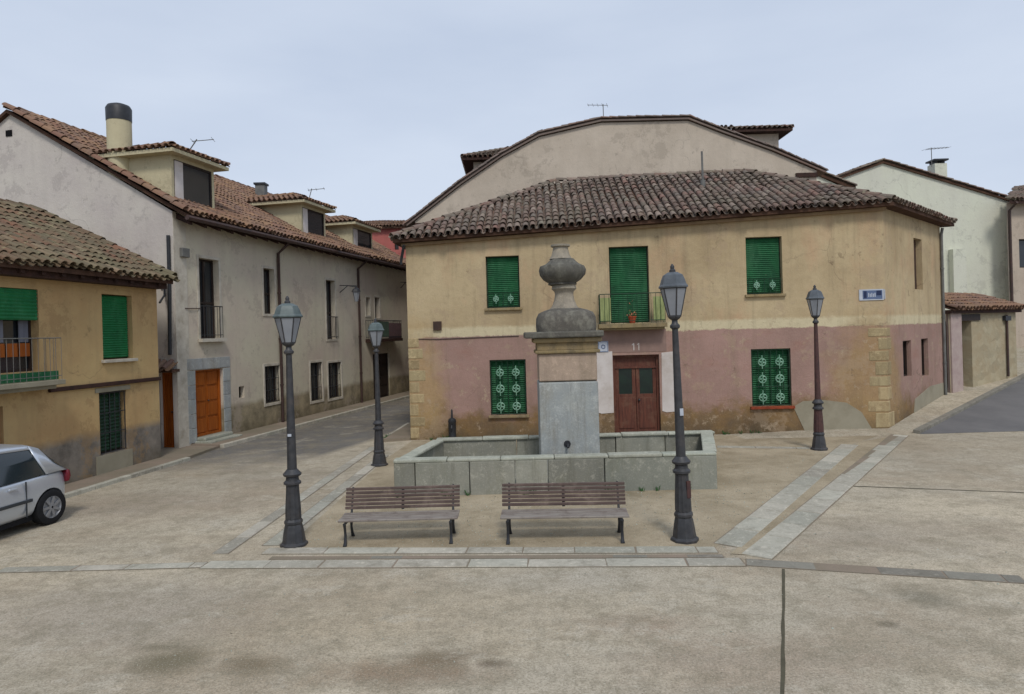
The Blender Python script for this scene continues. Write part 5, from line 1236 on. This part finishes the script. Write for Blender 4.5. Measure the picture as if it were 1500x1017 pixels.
# ================================================================== RIGHT WHITE GABLE HOUSE
YR = 32.5; plR = Plane(V3((0, YR, 0)), V3((40, YR, 0))); rt0 = plR.uv(1293, 239); rt1 = plR.uv(1482, 296)
hwid = rt1[0] - rt0[0]; lft = (rt0[0] - hwid, rt1[1])
wh = empty('house', V3((plR.P(rt0[0], 0, 0).x, YR, 0)), 'cream plastered house with a plain gable beyond the right corner', 'house')
def gable_house(root, pl, u0, u1, um, ze, zr, dep, wm, tm, seedn):
    for n_ in (0, -dep): b = MB(); b.add([pl.P(u0, n_, -.2), pl.P(u1, n_, -.2), pl.P(u1, n_, ze), pl.P(um, n_, zr), pl.P(u0, n_, ze)], [(0, 1, 2, 3, 4)]); b.build('gable_wall', wm, root, fix=False)
    for u in (u0, u1): b = MB(); b.add([pl.P(u, 0, -.2), pl.P(u, -dep, -.2), pl.P(u, -dep, ze), pl.P(u, 0, ze)], [(0, 1, 2, 3)]); b.build('side_wall', wm, root, fix=False)
    sl_ = (zr - ze) / (u1 - um); k = .35
    P0 = [pl.P(u0 - k, .1, ze - k * sl_ + .08), pl.P(um, .1, zr + .08), pl.P(um, -dep, zr + .08), pl.P(u0 - k, -dep, ze - k * sl_ + .08)]
    P1 = [pl.P(um, .1, zr + .08), pl.P(u1 + k, .1, ze - k * sl_ + .08), pl.P(u1 + k, -dep, ze - k * sl_ + .08), pl.P(um, -dep, zr + .08)]
    b = MB(); b.slab(P0, .1); b.slab(P1, .1); rf = b.build('roof', M['under'], root)
    tiles(root, rf, [(P0, P0[0], P0[3]), (P1, P1[1], P1[2])], tm, 0, ridges=[(P0[0], P0[1]), (P1[1], P1[0])], seedn=seedn)
gable_house(wh, plR, lft[0], rt1[0], rt0[0], rt1[1], rt0[1], 12, M['far_white'], M['tile_old'], 14)
q = plR.rect(1390, 366, 1409, 438); b = MB(); b.pbox(plR, q[0], q[1], q[2], q[3], 0, .35); b.build('gable_shadow_block', M['far_white'], wh)  # shadow area on the gable, put in as a raised block
yb_ = 34.0; cb = at_y(1373, 254, yb_); ct = at_y(1373, 235, yb_); r_ = .3
o = empty('chimney', cb, 'short chimney with dark cap on the cream gable house', 'chimney'); MB().box(cb.x - r_, cb.x + r_, cb.y - r_, cb.y + r_, cb.z - .6, ct.z - .22).build('stack', M['far_white'], o)
for dx in (-.2, .2): MB().box(cb.x + dx - .06, cb.x + dx + .06, cb.y - .2, cb.y + .2, ct.z - .22, ct.z - .08).build('cap_pier', M['iron'], o)
MB().box(cb.x - r_ - .06, cb.x + r_ + .06, cb.y - r_ - .06, cb.y + r_ + .06, ct.z - .08, ct.z).build('cap', M['iron'], o)
q = at_y(1365, 245, 33.5); antenna(q, 'television aerial with long boom beside the chimney of the cream house', h=.95, yaw=.35, n=7, ln=1.2)
# far right building
YQ = 31.6; plQ = Plane(at_y(1480, 500, YQ) - V3((0, 0, 0)), at_y(1480, 500, YQ) + V3((9, .8, 0))); ze = plQ.uv(1490, 296)[1]
rb_ = empty('house', plQ.P(0, 0, 0), 'brownish house cut by the right edge, with dark eaves and a downpipe', 'house')
wq = plQ.rect(1493, 350, 1530, 392)
wall(rb_, 'front_wall', plQ, 0, 9, -.2, ze, M['pinkish_wall'], [wq]); qk = V3((8 * .80, 8, 0)); plQs = Plane(plQ.P(0, 0, 0) + qk, plQ.P(0, 0, 0)); wall(rb_, 'side_wall', plQs, 0, plQs.L, -.2, ze, M['pinkish_wall'])
plQr = Plane(plQ.P(9, 0, 0), plQ.P(9, -8, 0)); wall(rb_, 'side_wall', plQr, 0, 8, -.2, ze, M['pinkish_wall'])
window(rb_, plQ, wq, depth=.2)
e_a, e_b = plQ.P(-.25, .45, ze - .05), plQ.P(9.3, .45, ze - .05); r_a, r_b = plQ.P(.1, 0, ze + 2.2) + qk, plQ.P(9.3, -8, ze + 2.2)
e_a.z = e_b.z = ze; b = MB(); b.slab([e_a, e_b, r_b, r_a], .16); rq = b.build('roof', M['eave_wood'], rb_); tiles(rb_, rq, [([e_a, e_b, r_b, r_a], e_a, e_b)], M['tile_old'], 60, seedn=15)
pipe(rb_, [plQ.P(.08, .5, ze - .1), plQ.P(.08, .07, ze - .4), plQ.P(.08, .07, 1.1)], .06, M['pipe'])

# garden wall and gate house between
GA, GB = V3((14.55, 22.75, 0)), V3((18.6, 25.2, 0)); plY = Plane(GA, GB)
yw = empty('garden_wall', GA, 'rubble stone yard wall with tiled coping and dark gateway beside the climbing street', 'wall')
zt_ = (plY.uv(1400, 452)[1] + plY.uv(1485, 455)[1]) / 2
gt = plY.rect(1408, 470, 1424, 566); gt = (gt[0], gt[1], hgt(15, 23), gt[3])
wall(yw, 'wall', plY, 0, plY.L, -.2, zt_, M['rubble'], [gt], depth=.5)
b = MB(); b.pbox(plY, gt[0], gt[1], gt[2], gt[3], -.5, -.44); b.build('gate', M['brown_frame'], yw)
b = MB(); b.pbox(plY, .05, gt[0] - .03, 0, zt_ - .1, -.1, .06); b.build('gate_post', M['post_white'], yw, bevel=.01)
b = MB(); b.pbox(plY, gt[0] - .1, gt[1] + .55, gt[3] + .0, gt[3] + .22, -.3, .04); b.build('lintel_beam', M['brown_frame'], yw)
b = MB(); b.pbox(plY, -.1, plY.L + .1, zt_ - .12, zt_, -.5, .16); cp_ = b.build('coping', M['eave_wood'], yw)
c0, c1 = plY.P(-.1, .22, zt_ + .02), plY.P(plY.L + .1, .22, zt_ + .02); c2, c3 = plY.P(plY.L + .1, -1.2, zt_ + .5), plY.P(-.1, -1.2, zt_ + .5)
b = MB(); b.slab([c0, c1, c2, c3], .05); rr = b.build('lean_to_roof', M['under'], yw); tiles(yw, rr, [([c0, c1, c2, c3], c0, c1)], M['tile_red'], 120, seedn=16)
plY2 = Plane(plY.P(plY.L, -2.5, 0), plY.P(plY.L, 0, 0)); wall(yw, 'wall_return', plY2, 0, 2.5, -.2, zt_, M['rubble'])
u = plY.uv(1473, 500)[0]; pipe(yw, [plY.P(u, .06, zt_ - .2), plY.P(u, .06, .9)], .04, M['pipe'])
u = plY.rect(1468, 463, 1476, 470); b = MB(); b.pbox(plY, u[0], u[1], u[2], u[3], .01, .12); b.build('meter_box', M['iron'], yw)

# ================================================================== RED BUILDING AT THE END OF THE STREET
YE = 44.0; plE = Plane(at_y(546, 480, YE), at_y(592, 480, YE)); zE = plE.uv(572, 333)[1]
rbg = empty('house', plE.P(0, 0, 0), 'faded red plastered house closing the far end of the left street', 'house')
wE = plE.rect(578, 352, 584, 366)
for pl_, l_, hs in ((Plane(plE.P(-1.5, 0, 0), plE.P(6.5, 0, 0)), 8, [(wE[0] + 1.5, wE[1] + 1.5, wE[2], wE[3])]),): wall(rbg, 'front_wall', pl_, 0, l_, -.2, zE, M['red_wall'], hs); window(rbg, pl_, hs[0])
b = MB(); b.add([plE.P(-1.5, 0, -.2), plE.P(-1.5, -8, -.2), plE.P(-1.5, -8, zE), plE.P(-1.5, 0, zE), plE.P(6.5, 0, -.2), plE.P(6.5, -8, -.2), plE.P(6.5, -8, zE), plE.P(6.5, 0, zE)], [(0, 1, 2, 3), (4, 5, 6, 7), (1, 5, 6, 2)]); b.build('side_wall', M['red_wall'], rbg, fix=False)
ea_, eb_ = plE.P(-1.7, .3, zE), plE.P(6.7, .3, zE); ra_, rb2 = plE.P(-1.7, -4, zE + 1.0), plE.P(6.7, -4, zE + 1.0); b = MB(); b.slab([ea_, eb_, rb2, ra_], .12); rr = b.build('roof', M['under'], rbg); tiles(rbg, rr, [([ea_, eb_, rb2, ra_], ea_, eb_)], M['tile_red'], 0, seedn=17)

# ================================================================== CAR
def make_car():
    r = empty('parked_car', (0, 0, 0), 'silver three-door hatchback parked at the left edge, rear wheel towards the square', 'car')
    S = [(-1.74, .38, .76, .46), (-1.70, .30, .86, .64), (-1.58, .24, .92, .76), (-1.35, .22, .94, .805), (-.9, .20, .935, .825), (0, .19, .91, .83), (.9, .19, .89, .825), (1.3, .2, .84, .81), (1.7, .22, .74, .76), (1.95, .28, .62, .64), (2.03, .36, .52, .48)]
    b = MB(); n = 14
    for (x, zb, zt, hw) in S:
        hs = [(0, zb), (hw * .8, zb), (hw * .96, zb + .07), (hw, zb + (zt - zb) * .38), (hw * .99, zb + (zt - zb) * .66), (hw * .955, zt - .07), (hw * .88, zt), (0, zt + .02)]
        ring = hs + [(-a, c) for a, c in hs[-2:0:-1]]
        b.v += [V3((x, a, c)) for a, c in ring]
    n = 14
    for i in range(len(S) - 1):
        for k in range(n): b.f.append((i * n + k, i * n + (k + 1) % n, (i + 1) * n + (k + 1) % n, (i + 1) * n + k)); b.mi.append(0)
    b.f.append(tuple(range(n))); e = (len(S) - 1) * n; b.f.append(tuple(e + k for k in range(n))[::-1]); b.mi += [0, 0]
    body = b.build('body', M['silver'], r, smooth=False)
    for p_ in body.data.polygons: p_.use_smooth = True
    m = body.modifiers.new('sub', 'SUBSURF'); m.levels = 2; m.render_levels = 2
    cut = MB()
    for x in (-1.22, 1.22):
        k = MB().lathe([(.335, -1.2), (.335, 1.2)], seg=32); cut.add([V3((v.x + x, v.z, v.y + .30)) for v in k.v], k.f)
    # bake the wheel-arch cut into the mesh so no helper object remains
    co = cut.build('arch_cutter', M['plastic']); bo = body.modifiers.new('arch', 'BOOLEAN'); bo.operation = 'DIFFERENCE'; bo.object = co; bo.solver = 'EXACT'
    bpy.context.view_layer.update(); dg = bpy.context.evaluated_depsgraph_get(); me = bpy.data.meshes.new_from_object(body.evaluated_get(dg)); body.modifiers.clear(); body.data = me; bpy.data.objects.remove(co)
    ms = body.modifiers.new('edges', 'EDGE_SPLIT'); ms.split_angle = R(40)
    # cabin
    Cb = [(-1.66, .90, .90, .70, .66), (-1.5, .92, 1.07, .72, .62), (-1.25, .92, 1.32, .735, .57), (-1.05, .92, 1.40, .74, .565), (-.5, .915, 1.435, .75, .575), (.1, .91, 1.42, .75, .575), (.45, .905, 1.36, .745, .57), (.8, .90, 1.13, .735, .62), (1.12, .88, .89, .72, .66)]
    def cab(x, t, off=0.0):
        for i in range(len(Cb) - 1):
            if Cb[i][0] <= x <= Cb[i + 1][0]:
                q = (x - Cb[i][0]) / (Cb[i + 1][0] - Cb[i][0]); v = [a * (1 - q) + c * q for a, c in zip(Cb[i], Cb[i + 1])]; break
        zb, zr, hb, hr = v[1] - .03, v[2], v[3] + .03, v[4]; return V3((x, hb + (hr - hb) * t + off, zb + (zr - zb) * t))
    g = MB(); xs_ = [-1.66, -1.5, -1.25, -1.05, -.5, .1, .45, .8, 1.12]
    for x in xs_:
        ring = [cab(x, 0), cab(x, .5), cab(x, .94)]; top = cab(x, 1); ring += [V3((x, top.y - .05, top.z + .012)), V3((x, 0, top.z + .03))]
        g.v += ring + [V3((v.x, -v.y, v.z)) for v in ring[-2::-1]]
    m9 = 9
    for i in range(len(xs_) - 1):
        for k in range(m9 - 1): g.f.append((i * m9 + k, i * m9 + k + 1, (i + 1) * m9 + k + 1, (i + 1) * m9 + k)); g.mi.append(0)
    gl = g.build('glazing', M['car_glass'], r, smooth=True)
    def strip_side(x0, x1, x2, x3, t0, t1, mat, name, off=.01, n=6):
        """quad on the cabin side: bottom from x0..x1, top from x2..x3"""
        for s_ in (1, -1):
            b = MB(); vs_ = []
            for i in range(n + 1):
                q = i / n
                for t in (0, .5, 1):
                    tt = t0 + (t1 - t0) * t; x = (x0 * (1 - t) + x2 * t) * (1 - q) + (x1 * (1 - t) + x3 * t) * q; p = cab(x, tt, off); vs_.append(V3((p.x, p.y * s_, p.z)))
            b.add(vs_, [(i * 3 + k, (i + 1) * 3 + k, (i + 1) * 3 + k + 1, i * 3 + k + 1) for i in range(n) for k in range(2)]); o = b.build(name, mat, r, smooth=True)
            so_ = o.modifiers.new('thick', 'SOLIDIFY'); so_.thickness = .012; so_.offset = 0
    strip_side(-1.64, -1.16, -1.22, -1.02, 0, 1, M['silver'], 'rear_pillar')
    strip_side(.72, .96, .30, .44, 0, 1, M['silver'], 'windscreen_pillar')
    strip_side(-.28, -.2, -.28, -.2, 0, 1, M['plastic'], 'door_pillar', .012)
    rf = MB(); xr = [-1.25, -1.05, -.8, -.5, -.1, .2, .45]
    for x in xr:
        a = cab(x, .90, .012); t = cab(x, 1); ring = [a, V3((x, t.y - .02, t.z + .012)), V3((x, t.y - .12, t.z + .03)), V3((x, 0, t.z + .045))]; rf.v += ring + [V3((v.x, -v.y, v.z)) for v in ring[-2::-1]]
    for i in range(len(xr) - 1):
        for k in range(6): rf.f.append((i * 7 + k, i * 7 + k + 1, (i + 1) * 7 + k + 1, (i + 1) * 7 + k)); rf.mi.append(0)
    o = rf.build('car_roof', M['silver'], r, smooth=True); so_ = o.modifiers.new('thick', 'SOLIDIFY'); so_.thickness = .02
    # trim, lights, handles
    for s_ in (1, -1):
        MB().box(-.82, .78, s_ * .835 - .012, s_ * .835 + .012, .50, .555).build('rub_strip', M['plastic'], r, bevel=.008)
        MB().box(-.55, -.40, s_ * .825 - .014, s_ * .825 + .014, .77, .80).build('door_handle', M['silver'], r, bevel=.006)
        for x in (-.72, .62): MB().box(x - .004, x + .004, s_ * .82 - .014, s_ * .82 + .012, .26, .86).build('door_seam', M['plastic'], r)
        b = MB(); b.lathe([(.0, -.10), (.07, -.08), (.10, 0), (.08, .09), (0, .12)], seg=10); b.v = [V3((v.x * .45 - 1.645, v.y * 1.0 + s_ * .70, v.z * 1.15 + .76)) for v in b.v]; b.build('tail_light', M['taillight'], r, smooth=True)
        b = MB(); b.lathe([(0, -.08), (.09, -.05), (.11, 0), (.07, .07), (0, .09)], seg=10); b.v = [V3((v.x * .8 + 1.84, v.y * 1.2 + s_ * .55, v.z * .9 + .62)) for v in b.v]; b.build('headlight', M['lamp_glass'], r, smooth=True)
        b = MB(); b.lathe([(0, -.07), (.08, -.05), (.1, 0), (.08, .06), (0, .08)], seg=12); b.v = [V3((v.x * .5 + .62, v.y * .9 + s_ * .93, v.z + .95)) for v in b.v]; b.build('wing_mirror', M['silver'], r, smooth=True)
    b = MB(); b.box(-1.79, -1.70, -.56, .56, .32, .44); b.build('rear_bumper', M['plastic'], r, bevel=.03)
    b = MB(); b.box(-1.8, -1.76, -.25, .25, .47, .57); b.build('number_plate', M['enamel'], r)
    b = MB(); b.box(-1.3, 1.6, -.7, .7, .14, .24); b.build('underbody', M['rubber'], r)
    # wheels
    for x in (-1.22, 1.22):
        for s_ in (1, -1):
            t = MB().lathe([(.19, -.09), (.26, -.095), (.295, -.08), (.30, -.04), (.30, .04), (.295, .08), (.26, .095), (.19, .09)], seg=36, cap=False)
            rot = lambda v: V3((v.x + x, s_ * .735 + v.z * s_, v.y + .30)); t.v = [rot(v) for v in t.v]; wh_ = t.build('wheel', M['rubber'], r, smooth=True)
            k = MB().lathe([(.195, .05), (.20, .085), (.185, .09), (.17, .06), (.05, .06), (.05, .085), (.02, .09)], seg=30, cap=False); k.v = [rot(v) for v in k.v]; k.build('rim', M['alloy'], wh_, smooth=True)
            k = MB()
            for j in range(7):
                an = 2 * math.pi * j / 7; d = V3((math.cos(an), math.sin(an), 0)); p_ = V3((-d.y, d.x, 0)) * .022
                pts = [d * .04 - p_, d * .18 - p_, d * .18 + p_, d * .04 + p_]; k.add([rot(q_ + V3((0, 0, .066))) for q_ in pts] + [rot(q_ + V3((0, 0, .088))) for q_ in pts], [(0, 1, 2, 3), (7, 6, 5, 4), (0, 4, 5, 1), (1, 5, 6, 2), (2, 6, 7, 3), (3, 7, 4, 0)])
            k.build('spokes', M['alloy'], wh_); dk = MB().lathe([(.17, .055), (.17, .058)], seg=24); dk.v = [rot(v) for v in dk.v]; dk.build('brake_void', M['rubber'], wh_)
    return r
car = make_car()
wp = G(78, 768); hd = V3((-plH.d.x, -plH.d.y, 0)); side = V3((hd.y, -hd.x, 0))   # hd: travelling towards the viewer
yaw = math.atan2(hd.y, hd.x); lft_ = V3((-math.sin(yaw), math.cos(yaw), 0)); vis = lft_ if lft_.x > 0 else -lft_
ctr = wp - vis * .83 + hd * 1.22; car.scale = (1, 1, .95); car.location = (ctr.x, ctr.y, .004); car.rotation_euler = (0, 0, yaw); print('car', ctr, math.degrees(yaw), vis)
